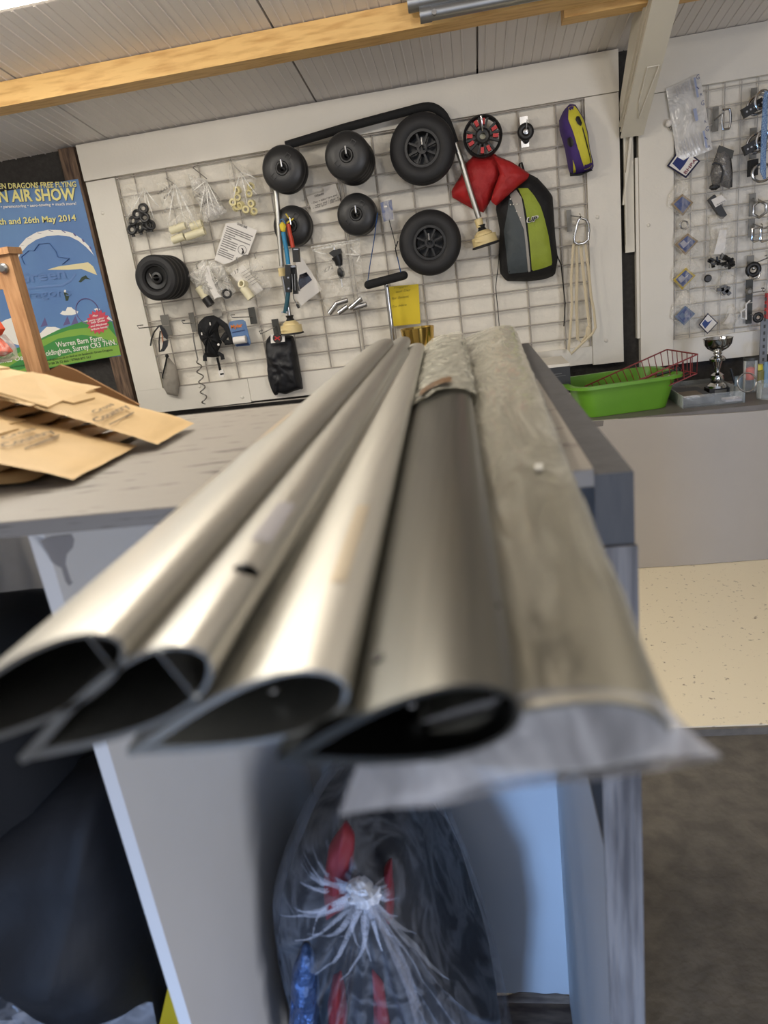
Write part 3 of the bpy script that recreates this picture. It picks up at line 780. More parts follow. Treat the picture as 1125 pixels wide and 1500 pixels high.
# ---- frame with foam grip and suction cups
t = thing('suction_frame', 'bent aluminium frame with black foam top and two cream suction cups', 'frame', tuple(wp(560, 480, .1)))
FO = .105
foam = [(419, 213), (424, 211.5), (506, 187), (560, 172.5), (597, 162.8), (612, 158.7), (620, 157), (627, 156.4), (634, 157.3), (640, 160), (646, 164.6), (650.5, 170), (654.3, 177), (657.6, 185), (661.5, 196), (666, 210)]
MB().tube([wp(x, y, FO) for x, y in foam], 6.0*mpp(540, 180, 3.2), 16).build('foam_grip', FOAM, t)
MB().tube([wp(x, y, FO) for x, y in ((413, 216), (406, 224), (402, 240), (403, 262), (406, 300), (413, 390))], 4.2*mpp(540, 180, 3.2), 14).build('leg', ALU, t)
MB().tube([wp(x, y, FO) for x, y in ((665, 205), (676, 236), (689, 280), (701.5, 319))], 4.2*mpp(540, 180, 3.2), 14).build('leg', ALU, t)
def cup(pa, pb, pc, rpx, lab):
    A, B, C_ = wp(*pa, FO), wp(*pb, FO), wp(*pc, FO); d = (C_-B).normalized(); k = mpp(*pb, 3.2); R = rpx*k
    MB().cyl(A-d*.012, A+d*.022, .017, .016, 18).build('collar', CREAM, t)
    MB().cyl(A, B, .009, n=12).build('rod', STEEL, t)
    MB().lathe(B, d, [(0, -.02), (.019, -.018), (.014, -.006), (.020, .004), (.017, .012)], 18).build('bellows', BLACK, t)
    L = (C_-B).length
    s_ = MB().lathe(B, d, [(.012, .002), (R*.45, .006), (R*.66, L*.25), (R*.70, L*.36), (R*.92, L*.40), (R*.94, L*.90), (0, L*.92)], 36).build('suction_cup', CREAM, t, angle=28)
    MB().lathe(B, d, [(0, L*.88), (R*1.0, L*.9), (R*1.06, L), (R*.9, L*1.03), (0, L*1.03)], 36).build('rubber_pad', RUBBER, t)
    sd = d.cross(FRONT).normalized()
    MB().beam(B+d*L*.72+FRONT*R*.88-sd*R*.15, B+d*L*.58+FRONT*R*.92+sd*R*.7, .008, .009, FRONT).build('lever', CREAM, t)
cup((413, 397), (425, 468), (428, 489), 17, '')
cup((701.5, 325), (706, 336), (712, 360), 19.5, '')
# ---- reel, pulley
RED = mat('red_plastic', (196, 44, 46), .4)
c = wp(707, 200, .10); R = 28.5*mpp(707, 200, c.y)
t = thing('spoked_reel', 'black spoked reel with red blocks, upper right of the panel', 'reel', tuple(c))
MB().lathe(c, FRONT, [(R*.86, .012), (R*.92, .018), (R, .012), (R*1.0, -.02), (R*.86, -.024), (R*.84, -.01), (R*.86, .012)], 48).build('rim', BLACK, t, angle=30)
MB().lathe(c, FRONT, [(R*.16, .016), (R*.30, .018), (R*.40, .012), (R*.42, -.02), (R*.16, -.02), (R*.16, .016)], 32).build('hub', BLACK, t, angle=30)
MB().lathe(c, FRONT, [(0, -.012), (R*.17, -.012), (R*.17, .004)], 20).build('bearing', CREAMW, t)
for k in range(12):
    a = k*math.pi/6+.15; d = V((math.cos(a), 0, math.sin(a)))
    MB().beam(c+d*R*.38, c+d*R*.88, R*.10, .026, FRONT).build('spoke', BLACK, t, smooth=False)
    if k % 3 != 1:
        a += math.pi/12; d = V((math.cos(a), 0, math.sin(a)))
        MB().beam(c+d*R*.52+FRONT*.004, c+d*R*.80+FRONT*.004, R*.17, .03, FRONT).build('red_block', RED, t, smooth=False)
MB().tube([V((c.x, 3.27, c.z+.02)), c+V((0, -.02, .02)), c+V((0, -.03, .035)), c+V((0, -.03, .07))], .004, 8).build('hanger', STEEL, t)
c = wp(770, 193, .07)
t = thing('pulley_block', 'small oval black pulley on a white metal bracket, right of the spoked reel', 'pulley', tuple(c))
k = mpp(770, 193, c.y)
MB().box((c.x-.020, c.y+.008, c.z-.055), (c.x+.012, c.y+.016, c.z+.058)).build('bracket', STEEL, t, smooth=False)
MB().torus(c, FRONT, .021, .0125, 30, 12).build('sheave', BLACK, t)
MB().lathe(c, FRONT, [(0, .010), (.010, .008), (.014, 0)], 18).build('axle', STEEL, t)
MB().sphere(c+V((0, .004, -.028)), .014, (1, .7, 1.1)).build('swivel', BLACK, t)
MB().tube([V((c.x, 3.27, c.z+.01)), c+V((.003, -.02, .012)), c+V((.006, -.026, .04))], .0025, 6).build('hanger', STEEL, t)
# ---- purple and yellow pouch
PURPLE = mat('purple_fabric', (66, 42, 112), .75, bump=.2, bscale=60); YELF = mat('yellow_fabric', (214, 206, 62), .7, var=.12, vscale=18, bump=.25, bscale=45)
pu = [(834.6, 152.4), (842, 152), (847, 160), (854.5, 172), (861, 195), (864, 221), (870, 244.5), (867, 249.5), (851, 256), (836, 257), (833, 249.5), (827, 217), (819.6, 192), (819, 176), (826, 161)]
t = thing('zip_pouch', 'upright zip pouch in purple and yellow fabric at the top right', 'pouch', tuple(wp(850, 256, .05)))
bd = MB().pillow(px(pu, .05), FRONT, .075, .03, nz=.006, ns=25, seed=2, pw=3.5).build('body', PURPLE, t, angle=60)
bpy.context.view_layer.update()
q = lambda L_: [(740+x/8.036, 140+y/8.036) for x, y in L_]
decal('front_panel', q([(760, 112), (820, 97), (860, 160), (920, 260), (968, 440), (998, 650), (1038, 825), (950, 868), (900, 760), (850, 620), (800, 450), (740, 270)]), .115, bd, YELF, t)
zp_ = decal('zip', q([(905, 370), (960, 560), (1024, 800), (1014, 800), (950, 580), (895, 380)]), .115, bd, BLACK, t, .005, 24)
decal('pull_tab', q([(835, 250), (870, 250), (900, 330), (885, 370), (845, 345), (820, 290)]), .115, bd, BLACK, zp_, .007, 24)
decal('bottom_trim', q([(765, 900), (850, 905), (890, 925), (1040, 840), (1042, 872), (890, 938), (770, 945)]), .115, bd, FABRIC, t, .004, 30)
decal('emblem', q([(735, 500), (770, 490), (800, 540), (800, 590), (770, 610), (740, 570)]), .115, bd, BLACK, t, .003, 24)
decal('light_gusset', q([(795, 755), (850, 890), (815, 895)]), .115, bd, YELF, t, .003, 18)
# ---- red stuff sack
REDF = mat('red_nylon', (178, 28, 30), .6, var=.22, vscale=16, bump=.3, bscale=34)
z4 = lambda L_: [(650+x/4.018, 130+y/4.018) for x, y in L_]
t = thing('stuff_sack', 'bright red nylon stuff sack slung over the top of the backpack', 'bag', tuple(wp(705, 305, .05)))
MB().pillow(px(z4([(130, 440), (170, 400), (300, 380), (350, 430), (345, 520), (300, 600), (275, 660), (235, 730), (165, 705), (50, 640), (45, 600), (100, 510)]), .045), FRONT, .05, .02, nz=.009, ns=22, seed=4, pw=2.6).build('main_fold', REDF, t, angle=70)
MB().pillow(px(z4([(290, 385), (400, 430), (470, 475), (505, 500), (495, 530), (420, 590), (310, 690), (275, 660), (300, 580), (330, 500)]), .115), FRONT, .03, .025, nz=.007, ns=24, seed=9).build('overlap_fold', REDF, t, angle=70)
# ---- backpack
BKF = mat('black_packcloth', (22, 22, 24), .75, bump=.25, bscale=50, var=.2, vscale=12)
SLATE = mat('slate_packcloth', (66, 74, 78), .6, bump=.3, bscale=40, var=.15, vscale=14); GREEN = mat('lime_packcloth', (148, 164, 48), .6, bump=.3, bscale=36, var=.16, vscale=14)
LGREY = mat('light_grey_packcloth', (160, 156, 150), .6, bump=.15, bscale=40)
bk = lambda L_: [(720+x/8.333, 240+y/8.333) for x, y in L_]
t = thing('backpack', 'black backpack with lime green, slate and pale grey front panels', 'backpack', tuple(wp(772, 410, .05)))
bd = MB().pillow(px(bk([(440, 110), (560, 170), (660, 280), (745, 390), (760, 600), (780, 900), (810, 1150), (775, 1360), (650, 1410), (450, 1437), (180, 1432), (100, 1330), (90, 1100), (100, 800), (55, 560), (60, 470), (180, 330), (300, 220)]), .03), FRONT, .10, .005, nz=.005, ns=20, seed=1, pw=4.0, n=72, rings=12).build('body', BKF, t, angle=60)
bpy.context.view_layer.update()
decal('slate_panel', bk([(215, 415), (290, 440), (345, 560), (385, 760), (410, 1000), (438, 1322), (205, 1342), (175, 1050), (150, 820), (190, 600)]), .10, bd, SLATE, t)
decal('grey_band', bk([(300, 312), (362, 420), (400, 680), (440, 1000), (474, 1316), (442, 1325), (412, 1000), (385, 760), (347, 560), (300, 455), (228, 415), (226, 375)]), .10, bd, LGREY, t, .004, 70)
decal('green_panel', bk([(322, 296), (440, 303), (510, 390), (590, 520), (640, 680), (690, 880), (742, 1230), (640, 1270), (490, 1312), (462, 1020), (424, 660), (385, 450)]), .10, bd, GREEN, t, .004, 60)
yb = min(v.co.y for v in bd.data.vertices)+origin(bd).y-.004
pf = lambda x, y: atY(x, y, yb-.003)
text('UP', pf, (771.5, 326.5), (789.5, 322.5), 6.6, PAPER, t, 'logo_outline', .3, .06)
pf2 = lambda x, y: atY(x, y, yb-.006)
text('UP', pf2, (773, 325.8), (788, 322.4), 5.6, BLACK, t, 'logo', .3, .035)
for (x, y) in ((231, 498), (268, 495), (312, 491), (307, 579), (354, 655), (232, 430)):
    p = atY(720+x/8.333, 240+y/8.333, yb+.006); MB().sphere(p, .0028, n=8, k=6).build('reflective_dot', PAPER, t)
MB().tube([wp(x, y, .05) for x, y in ((731, 372), (730, 388), (726, 421), (729, 450), (732, 484))], .006, 8, flat=.3).build('strap', FABRIC, t)
MB().tube([wp(x, y, .05) for x, y in ((815, 372), (822, 388), (825, 417), (828, 445), (826, 478))], .008, 8, flat=.3).build('strap', FABRIC, t)
MB().tube([wp(x, y, .05) for x, y in ((758, 262), (761, 240), (764, 238), (768, 252), (770, 262))], .004, 8).build('hang_loop', FABRIC, t)
# ---- carabiner with cream webbing
hook('grey plate hook behind the carabiner and cream webbing', 829.5, 308, 838, 339, PLATE, ((836, 316), (851, 318), .12))
s8 = lambda L_, o: [wp(820+x/6, 280+y/6, o) for x, y in L_]
o = MB().tube(s8([(190, 235), (230, 250), (252, 290), (258, 350), (250, 425), (215, 455), (160, 467), (128, 450), (125, 410), (150, 300), (165, 250)], .105), .0055, 10, True).build('carabiner', STEEL)
tag(o, 'large steel screwgate carabiner holding the cream webbing loops', 'carabiner')
WEB = mat('cream_webbing', (208, 194, 164), .8, bump=.2, bscale=120)
t = thing('webbing_sling', 'cream webbing slings hanging in long loops from the large carabiner', 'sling', tuple(wp(850, 520, .09)))
for L_, o_, r in (([(180, 440), (120, 470), (108, 640), (100, 800), (108, 1000), (95, 1200), (78, 1390), (98, 1432), (190, 1345), (285, 1255), (314, 1200), (300, 1050), (275, 920), (255, 700), (225, 470), (200, 440)], .095, .0055),
                  ([(185, 445), (145, 490), (152, 700), (146, 1000), (158, 1300), (190, 1334), (240, 1260), (262, 1190), (238, 1000), (214, 780), (190, 560), (186, 450)], .085, .0065)):
    MB().tube(s8(L_, o_), r, 8, False, flat=.35).build('loop', WEB, t)
MB().sphere(wp(862, 487, .085), .018, (.7, .5, 1.6)).build('stitched_end', WEB, t)
# ---- foam handle, upright and blue straps
BLUEW = mat('blue_webbing', (34, 84, 150), .7, bump=.2, bscale=120)
t = thing('control_bar', 'black foam handle bar with blue straps on a steel upright', 'handle', tuple(wp(566, 500, .12)))
MB().cyl(wp(540, 417, .13), wp(591, 403.5, .13), 6.2*mpp(560, 410, 3.17), n=20).build('foam_handle', FOAM, t)
for (x, y) in ((539.5, 417.2), (591.5, 403.4)): MB().sphere(wp(x, y, .13), 6.1*mpp(560, 410, 3.17)).build('end_cap', FOAM, t)
pa, pb = wp(566, 417, .12), wp(580, 530, .12)
MB().cyl(pa, V((pb.x, pb.y, CT+.001)), .0105, n=16).build('upright', STEEL, t)
MB().cyl(pa+V((.004, -.012, -.006)), pa+V((.004, -.018, -.006)), .004, n=10).build('bolt', BLACK, t)
MB().tube([wp(x, y, .135) for x, y in ((538.5, 414), (542, 388), (548, 352), (553, 312))], .0065, 8, flat=.3).build('strap', BLUEW, t)
MB().tube([wp(x, y, .135) for x, y in ((588, 402), (585.5, 392), (582, 376))], .0065, 8, flat=.35).build('strap', BLUEW, t)
MB().tube([wp(x, y, .135) for x, y in ((582, 377), (579, 364), (583, 353))], .006, 8, flat=.4).build('strap_end', FABRIC, t)
MB().tube([wp(x, y, .13) for x, y in ((580, 362), (576, 345), (570, 322))], .0018, 6).build('cord', FABRIC, t)
NAVY = mat('blue_card', (48, 78, 140), .4, var=.2, vscale=50)
t = thing('blue_packet', 'small blue card packet in clear wrap beside a black disc wheel', 'packet', tuple(wp(567, 325, .12)))
MB().prism(px([(557, 297), (573.5, 292), (576.5, 321), (562, 325)], .12), (0, .003, 0)).build('card', NAVY, t, smooth=False)
MB().pillow(px([(555, 295), (574, 290), (578, 323), (560, 327)], .126), FRONT, .005, .002, nz=.002, ns=60).build('wrap', FILM, t)
MB().box(wp(563, 304, .127)-V((0, 0, 0)), wp(567, 301, .1268)+V((0, -.001, 0))).build('printed_mark', PAPER, t, smooth=False)
# ---- papers
t = thing('wheels_note', 'grey paper note headed Wheels, handwritten, among the disc wheels', 'note', tuple(wp(478, 305, .04)))
MB().prism(px([(449, 287.6), (489, 276), (501, 300), (457, 310.5)], .04), (0, .001, 0)).build('sheet', NOTE, t, smooth=False)
MB().prism(px([(473, 274), (491, 268.5), (499, 290), (480, 296)], .034), (0, .001, 0)).build('sheet', NOTE, t, smooth=False)
pf = lambda x, y: wp(x, y, .0412)
for b_, a1_, a2_, h in (('Wheels', (461.5, 289.5), (474.5, 284.5), 3.4), ('• Disc + tube / tyre and', (457, 299.2), (494, 286.5), 2.6), ('what tail / skid +', (462, 302.6), (496, 290.6), 2.6), ('• what type? / 200 mm', (459, 306.5), (497, 293.8), 2.6)):
    text(b_, pf, a1_, a2_, h, INK, t, 'handwriting', .25)
t = thing('instruction_leaflet', 'white printed leaflet of small grey text, tilted, pinned at the left', 'leaflet', tuple(wp(340, 385, .05)))
lf = lambda L_: [(310+x/15, 320+y/15) for x, y in L_]
MB().prism(px(lf([(310, 110), (590, 90), (1000, 260), (800, 790), (700, 800), (430, 960), (270, 1010), (60, 910)]), .05), (0, .001, 0)).build('sheet', PAPER, t, smooth=False)
pf = lambda x, y: wp(x, y, .0512)
text('QUICK SAFE', pf, lf([(555, 130)])[0], lf([(775, 225)])[0], 3.0, INK, t, 'title', 0, .02)
for i, (x, y, L_, k) in enumerate(((340, 160, 610, .36), (330, 205, 570, .36), (320, 250, 590, .36), (305, 300, 230, .36), (285, 345, 600, .36), (270, 385, 180, .36), (255, 435, 345, .36), (240, 480, 340, .36), (225, 530, 345, .36), (205, 575, 345, .36), (185, 635, 190, .36), (165, 680, 360, .36), (150, 720, 355, .36), (135, 765, 350, .36))):
    a = (x, y); b = (x+L_*.93, y+L_*k*1.05)
    flat('print_line', lf([a, b, (b[0]-9, b[1]+22), (a[0]-9, a[1]+22)]), 0, GINK, t, .0004, pl=pf)
MB().torus(wp(*lf([(670, 690)])[0], .0515), FRONT, .019, .0012, 24, 5).build('printed_emblem', GINK, t)
flat('printed_emblem', lf([(640, 640), (690, 660), (720, 760), (650, 790), (680, 700)]), 0, INK, t, .0004, pl=pf)
t = thing('photo_leaflet', 'white leaflet with a small blue photograph, behind the coloured clamps', 'leaflet', tuple(wp(450, 445, .05)))
MB().prism(px([(440, 374), (472, 424), (441, 448), (430, 432), (434, 380)], .05), (0, .001, 0)).build('sheet', PAPER, t, smooth=False)
pf = lambda x, y: wp(x, y, .0512)
flat('photograph', [(438.7, 402.7), (449, 398.7), (457, 410), (435, 428)], 0, mat('photo_blue', (84, 96, 120), .4, rgb2=(52, 44, 48), vscale=22), t, .0004, pl=pf)
flat('photograph', [(440, 402), (448.5, 399), (452, 404), (440, 411)], 0, mat('photo_sky', (124, 160, 190), .4), t, .0006, pl=pf)
t = thing('yellow_notice', 'bright yellow handwritten paper notice above the gold cup', 'notice', tuple(wp(595, 476, .04)))
YEL = mat('yellow_paper', (226, 200, 44), .65, var=.05, vscale=9)
MB().prism(px([(569, 420), (613, 416), (616, 474), (575, 478)], .04), (0, .0012, 0)).build('sheet', YEL, t, smooth=False)
pf = lambda x, y: wp(x, y, .0415)
PEN = mat('faint_pencil', (150, 136, 50), .8)
for b_, a1_, a2_, h in (('Trigger', (577, 423), (599.5, 419.6), 2.6), ('test Day', (580, 429), (602, 425.5), 3.0), ('for Solent', (574, 439), (599, 435.5), 3.4), ('To Hire', (574.5, 451), (596, 447.5), 3.0)):
    text(b_, pf, a1_, a2_, h, PEN, t, 'handwriting', .3)
# ---- coloured clamps hanging in front of the left leg of the frame
CL = .17
BLUEP = mat('blue_handle', (38, 128, 172), .4); TEAL = mat('teal_handle', (22, 78, 92), .45); ORED = mat('orange_red_handle', (200, 70, 46), .45); YST = mat('yellow_cord', (222, 196, 60), .7)
kk = mpp(422, 380, 3.13)
za = lambda L_, o=CL: [wp(400+x/7.5, 300+y/7.5, o) for x, y in L_]
t = thing('locking_clamp', 'black clamp with a bright blue handle and a teal lower handle', 'clamp', tuple(wp(417, 460, CL)), 'coloured clamps')
MB().tube(za([(112, 300), (125, 380), (148, 500), (168, 655)]), 3.3*kk, 12).build('handle', BLUEP, t)
MB().beam(*za([(170, 660), (172, 960)]), 8.0*kk, .03, FRONT).build('jaw', BLACK, t, smooth=False)
MB().tube(za([(168, 950), (155, 1060), (132, 1190)]), 3.4*kk, 12).build('handle', TEAL, t, label='dark teal handle')
for x, y in ((165, 800), (170, 920), (100, 1180), (150, 1180)): MB().cyl(*[p for p in (za([(x, y)], CL+.018)[0], za([(x, y)], CL-.01)[0])], .004, n=10).build('rivet', STEEL, t)
MB().tube(za([(75, 170), (110, 155), (130, 200), (125, 270), (110, 295), (90, 240), (78, 185)]), .0025, 6, True).build('wrist_loop', mat('blue_cord', (70, 120, 170), .6), t)
t = thing('locking_clamp', 'black clamp with an orange red handle behind the blue handled one', 'clamp', tuple(wp(433, 425, CL-.03)), 'coloured clamps')
MB().tube(za([(165, 210), (180, 300), (200, 380), (218, 470)], CL-.02), 3.2*kk, 12).build('handle', ORED, t)
MB().beam(*za([(250, 475), (262, 630)], CL-.02), 9.0*kk, .03, FRONT).build('jaw', BLACK, t, smooth=False)
MB().beam(*za([(225, 665), (250, 980)], CL-.025), 7*kk, .022, FRONT).build('jaw', BLACK, t, smooth=False)
MB().beam(*za([(225, 490), (280, 488)], CL+.0), 1.6*kk, .004, FRONT).build('bright_pin', STEEL, t, smooth=False)
MB().beam(*za([(185, 680), (245, 675)], CL+.004), 2.6*kk, .004, FRONT).build('bright_pin', STEEL, t, smooth=False)
for a, b in (((205, 760), (215, 930)), ((235, 760), (240, 940)), ((260, 810), (295, 950))): MB().tube(za([a, b], CL+.0), .0026, 6).build('rod', STEEL, t)
MB().tube(za([(220, 970), (228, 1030), (262, 1090)], CL-.02), .003, 6).build('cable', STEEL, t)
MB().tube(za([(262, 1090), (285, 1135)], CL-.02), .006, 8).build('cable_end', BLACK, t)
t = thing('tie_cord', 'short yellow cord tied above the coloured clamp handles', 'cord', tuple(wp(420, 330, CL)))
MB().tube(za([(140, 98), (185, 165), (150, 205), (225, 150)], CL-.02), .003, 6).build('cord', YST, t)
MB().sphere(za([(105, 245)], CL+.002)[0], .016, (.8, .5, 1.2), nz=.3, ns=9, seed=2).build('knot', YST, t)
# ---- clear bags
def bag(label, outline, off, depth, fl=FILM, seed=0, nz=.006, rad=.0, group='clear plastic bags on the panel', name='plastic_bag', centre=None):
    o0 = px(outline, off); t = thing(name, label, 'bag', tuple(min(o0, key=lambda p: p.z)), group)
    MB().pillow(o0, FRONT, depth, .008, nz=nz, ns=38, seed=seed, rad=rad, centre=centre).build('film', fl, t, angle=80)
    return t
def peg(x, y, off, label, tip=None):
    p = wp(x, y, off); m = MB(); q = wp(*tip, off+.03) if tip else p+V((.01, -.02, -.02))
    m.tube([V((p.x, 3.276, p.z+.01)), p, q], .0022, 6); return tag(m.build('wire_peg', STEEL), label, 'hook', 'wire pegs holding the clear bags')
b5z = lambda L_: [(170+x/9.375, 250+y/9.375) for x, y in L_]
# 1 black fittings
t = bag('clear bag of black ring fittings, leftmost in the top row', b5z([(60, 210), (370, 170), (390, 300), (420, 470), (490, 640), (510, 780), (430, 850), (230, 880), (160, 850), (110, 500)]), .05, .02, seed=3)
for i, (x, y, ax) in enumerate(((375, 520, .3), (290, 600, 0), (395, 645, .2), (235, 690, -.2), (420, 750, .4), (330, 780, -.3), (220, 810, .1), (470, 745, .6))):
    c = wp(170+x/9.375, 250+y/9.375, .062+.004*(i % 3)); m = MB()
    m.torus(c, V((ax, -1, .2)), .0165, .0075, 20, 8); m.box(c+V((-.006, -.006, -.03)), c+V((.006, .006, -.016)))
    o = m.build('ring_fitting', BLACK); tag(o, 'black plastic ring fitting in the leftmost clear bag, %s' % ('topmost', 'upper left', 'middle right', 'left', 'lower right', 'bottom centre', 'bottom left corner', 'rightmost')[i], 'fitting', 'black ring fittings')
for i in range(0): pass
# 2 white bushes
t = bag('tall clear bag holding white tubes, handwritten, second from the left', [(229, 268), (262, 262), (270, 262), (278, 285), (290, 320), (302, 345), (285, 352), (249, 362), (246, 335), (238, 300)], .06, .03, seed=8, rad=.003)
pf = lambda x, y: wp(x, y, .098)
text('HRA5/14', pf, (232, 286), (254, 271), 3.4, INK, t, 'handwriting', .2); text('£75', pf, (240, 292), (251, 286), 3.4, INK, t, 'handwriting', .2); text('15K', pf, (239, 314), (248, 305), 3, GINK, t, 'handwriting', .2)
for i, (a, b) in enumerate((((250, 338), (272, 330)), ((253, 352), (270, 346)), ((273, 347), (300, 338)), ((280, 332), (296, 327)))):
    m = MB(); A, B = wp(*a, .075), wp(*b, .075); d = (B-A).normalized(); R = 5.6*mpp(*a, 3.23)
    m.lathe(A, d, [(R*.6, 0), (R, 0), (R, (B-A).length), (R*.6, (B-A).length), (R*.6, 0)], 20)
    tag(m.build('white_tube', CREAMW), 'short white plastic tube inside the tall clear bag, %s' % ('upper left', 'lower left', 'lower right', 'upper right, partly hidden')[i], 'tube', 'white plastic tubes')
# 3 crumpled white
t = bag('clear bag of folded white packets with handwriting, third from the left', [(275, 255), (300, 262), (318, 285), (333, 310), (322, 318), (300, 328), (292, 300), (283, 285)], .075, .035, FILM2, seed=12, rad=.006, nz=.008)
pf = lambda x, y: wp(x, y, .114)
text('HRA', pf, (286, 292), (294, 286), 3.6, INK, t, 'handwriting', .2); text('CAST', pf, (297, 304), (306, 292), 3, INK, t, 'handwriting', .2)
tag(MB().pillow(px([(290, 275), (305, 272), (322, 300), (328, 312), (306, 322), (297, 305)], .082), FRONT, .018, .01, nz=.006, ns=60, rad=.004, seed=4).build('folded_packet', PAPER), 'folded white packet inside the third clear bag', 'packet')
# 4 cream rings
t = bag('clear bag of cream ring spacers beside the upper left disc wheel', [(336, 236), (352, 240), (372, 258), (379, 290), (376, 315), (362, 312), (340, 307), (336, 285)], .065, .03, seed=21, rad=.003)
for i, (x, y, a) in enumerate(((348, 290, .2), (345, 305, .8), (355, 300, -.6), (364, 285, .5), (370, 298, -.2), (360, 308, .3), (371, 311, .6), (350, 278, -.4), (342, 297, .1), (366, 275, .9))):
    c = wp(x, y, .075+.006*(i % 3)); m = MB(); d = V((a, -1, .4*a)); R = 5.2*mpp(x, y, 3.22)
    m.lathe(c, d, [(R*.5, 0), (R, 0), (R, .018), (R*.5, .018), (R*.5, 0)], 18)
    tag(m.build('ring_spacer', mat('ivory_nylon', (226, 214, 160), .45), angle=30), 'cream plastic ring spacer in the fourth clear bag, %s' % ('upper left', 'bottom left', 'lower centre', 'upper right', 'right', 'bottom centre', 'bottom right corner', 'topmost left', 'leftmost', 'topmost right')[i], 'spacer', 'cream ring spacers')
for x, y, tip, lab in ((244, 262, (256, 270), 'tall'), (283, 246, (303, 262), 'third'), (336, 235, (356, 256), 'ring spacer')): peg(x, y, .05, 'thin steel wire peg holding the %s clear bag' % lab, tip)
GLINT = film('glint_film', (252, 250, 244), .42, .4, 30, rough=.2, amount=.5)
def fold_glints(t, apex, ends, off, w_=1.1):
    for e in ends:
        A, B = wp(*apex, off), wp(*e, off); k = mpp(*e, 3.2); sd = (B-A).normalized().cross(FRONT)
        mid = A.lerp(B, .5)+sd*random.uniform(-1, 1)*k*1.2
        pts = [A, mid, B]; m = MB(); L1 = [p-sd*k*w_*f for p, f in zip(pts, (.25, .9, .3))]; L2 = [p+sd*k*w_*f+V((0, .002, 0)) for p, f in zip(pts, (.25, .9, .3))]
        m.prism(L1+L2[::-1], (0, .0008, 0)); m.build('fold_streak', GLINT, t, smooth=False)  # milky ribbons paint the glossy white streaks along the bag folds
kids = {o_['label'].split(',')[0][:32]: o_ for o_ in COL.objects if o_.get('category') == 'bag' and o_.get('label')}
for key, ap, en, of in (('clear bag of black ring fittings', (211, 275), [(214, 300), (226, 322), (185, 320), (233, 303)], .085), ('tall clear bag holding white tub', (256, 268), [(246, 330), (270, 325), (284, 330), (292, 335), (262, 300), (238, 300), (276, 300)], .10), ('clear bag of folded white packet', (302, 264), [(306, 318), (316, 315), (324, 308), (292, 318), (282, 280)], .12), ('clear bag of cream ring spacers ', (352, 252), [(340, 300), (376, 285), (362, 300), (376, 262)], .105)):
    fold_glints(kids[key], ap, en, of)
# 5, 6 lower clusters
c4 = lambda L_: [(270+x/8.654, 370+y/8.654) for x, y in L_]
tt = bag('clear bag with a white black-capped tube, beside the stack of small wheels', c4([(30, 290), (230, 95), (300, 90), (330, 300), (420, 480), (380, 600), (290, 655), (240, 640), (150, 450), (80, 350)]), .06, .03, FILM2, seed=31, rad=.004)
tt2 = bag('clear bag of white packets with a black ring, between the other two low bags', c4([(300, 100), (400, 110), (500, 160), (560, 300), (660, 490), (600, 570), (500, 600), (430, 520), (340, 300)]), .075, .03, FILM2, seed=36, rad=.006)
tt3 = bag('clear bag with a lined white card and cream pipe elbow, right of the low bags', c4([(520, 200), (720, 110), (900, 50), (960, 100), (1040, 280), (1115, 430), (1060, 510), (860, 615), (790, 600), (700, 480), (600, 290)]), .065, .03, FILM, seed=41, rad=.004)
A, B = [wp(*p, .075) for p in c4([(180, 440), (280, 585)])]; d = (B-A).normalized(); R = 6*mpp(300, 430, 3.22)
t = thing('capped_tube', 'white tube with a black end cap inside a clear bag', 'tube', tuple(B))
MB().cyl(A, B, R, n=18).build('tube', CREAMW, t); MB().cyl(B-d*.006, B+d*.035, R*1.1, n=18).build('end_cap', BLACK, t)
tag(MB().torus(wp(*c4([(540, 520)])[0], .1), V((.4, -1, .2)), .018, .005, 24, 8).build('black_ring', BLACK), 'black plastic ring inside the middle low clear bag', 'ring')
for L_ in ([(200, 190), (250, 150), (440, 560), (380, 590)], [(270, 170), (310, 160), (480, 560), (430, 570)], [(360, 180), (420, 160), (500, 480), (460, 520)]):
    tag(MB().prism(px(c4(L_), .082), (0, .003, 0)).build('white_packet', PAPER, smooth=False), 'narrow white paper packet in the low clear bags, %s' % ('left one' if L_[0][0] < 250 else 'middle one' if L_[0][0] < 300 else 'right one'), 'packet', 'narrow white packets')
t = thing('lined_card', 'white card with grey printed lines behind clear film', 'card', tuple(wp(*c4([(860, 560)])[0], .075)))
MB().prism(px(c4([(580, 270), (740, 150), (1000, 470), (850, 570)]), .075), (0, .001, 0)).build('sheet', PAPER, t, smooth=False)
pf = lambda x, y: wp(x, y, .077)
for k in range(6): flat('print_line', c4([(720+k*26, 300+k*30-40), (830+k*26, 230+k*30-40), (833+k*26, 236+k*30-40), (723+k*26, 306+k*30-40)]), 0, GINK, t, .0004, pl=pf)
text('17', pf, c4([(650, 275)])[0], c4([(705, 240)])[0], 5, INK, t, 'handwriting', .2)
t = thing('pipe_elbow', 'cream plastic pipe elbow inside the right low clear bag', 'elbow', tuple(wp(*c4([(850, 590)])[0], .1)))
A, B = [wp(*p, .10) for p in c4([(745, 440), (850, 580)])]
MB().cyl(A, B, R*1.05, n=18).build('pipe', CREAMW, t)
MB().lathe(wp(*c4([(740, 400)])[0], .105), V((-.3, -1, .25)), [(R*.6, -.02), (R*.6, .012), (R*.95, .012), (R, -.02)], 20).build('socket', CREAMW, t)
for x, y, lab in ((287, 387, 'left'), (346, 378, 'right'), (372, 372, 'far right')): peg(x, y, .07, 'thin steel wire peg holding the %s low clear bags' % lab)
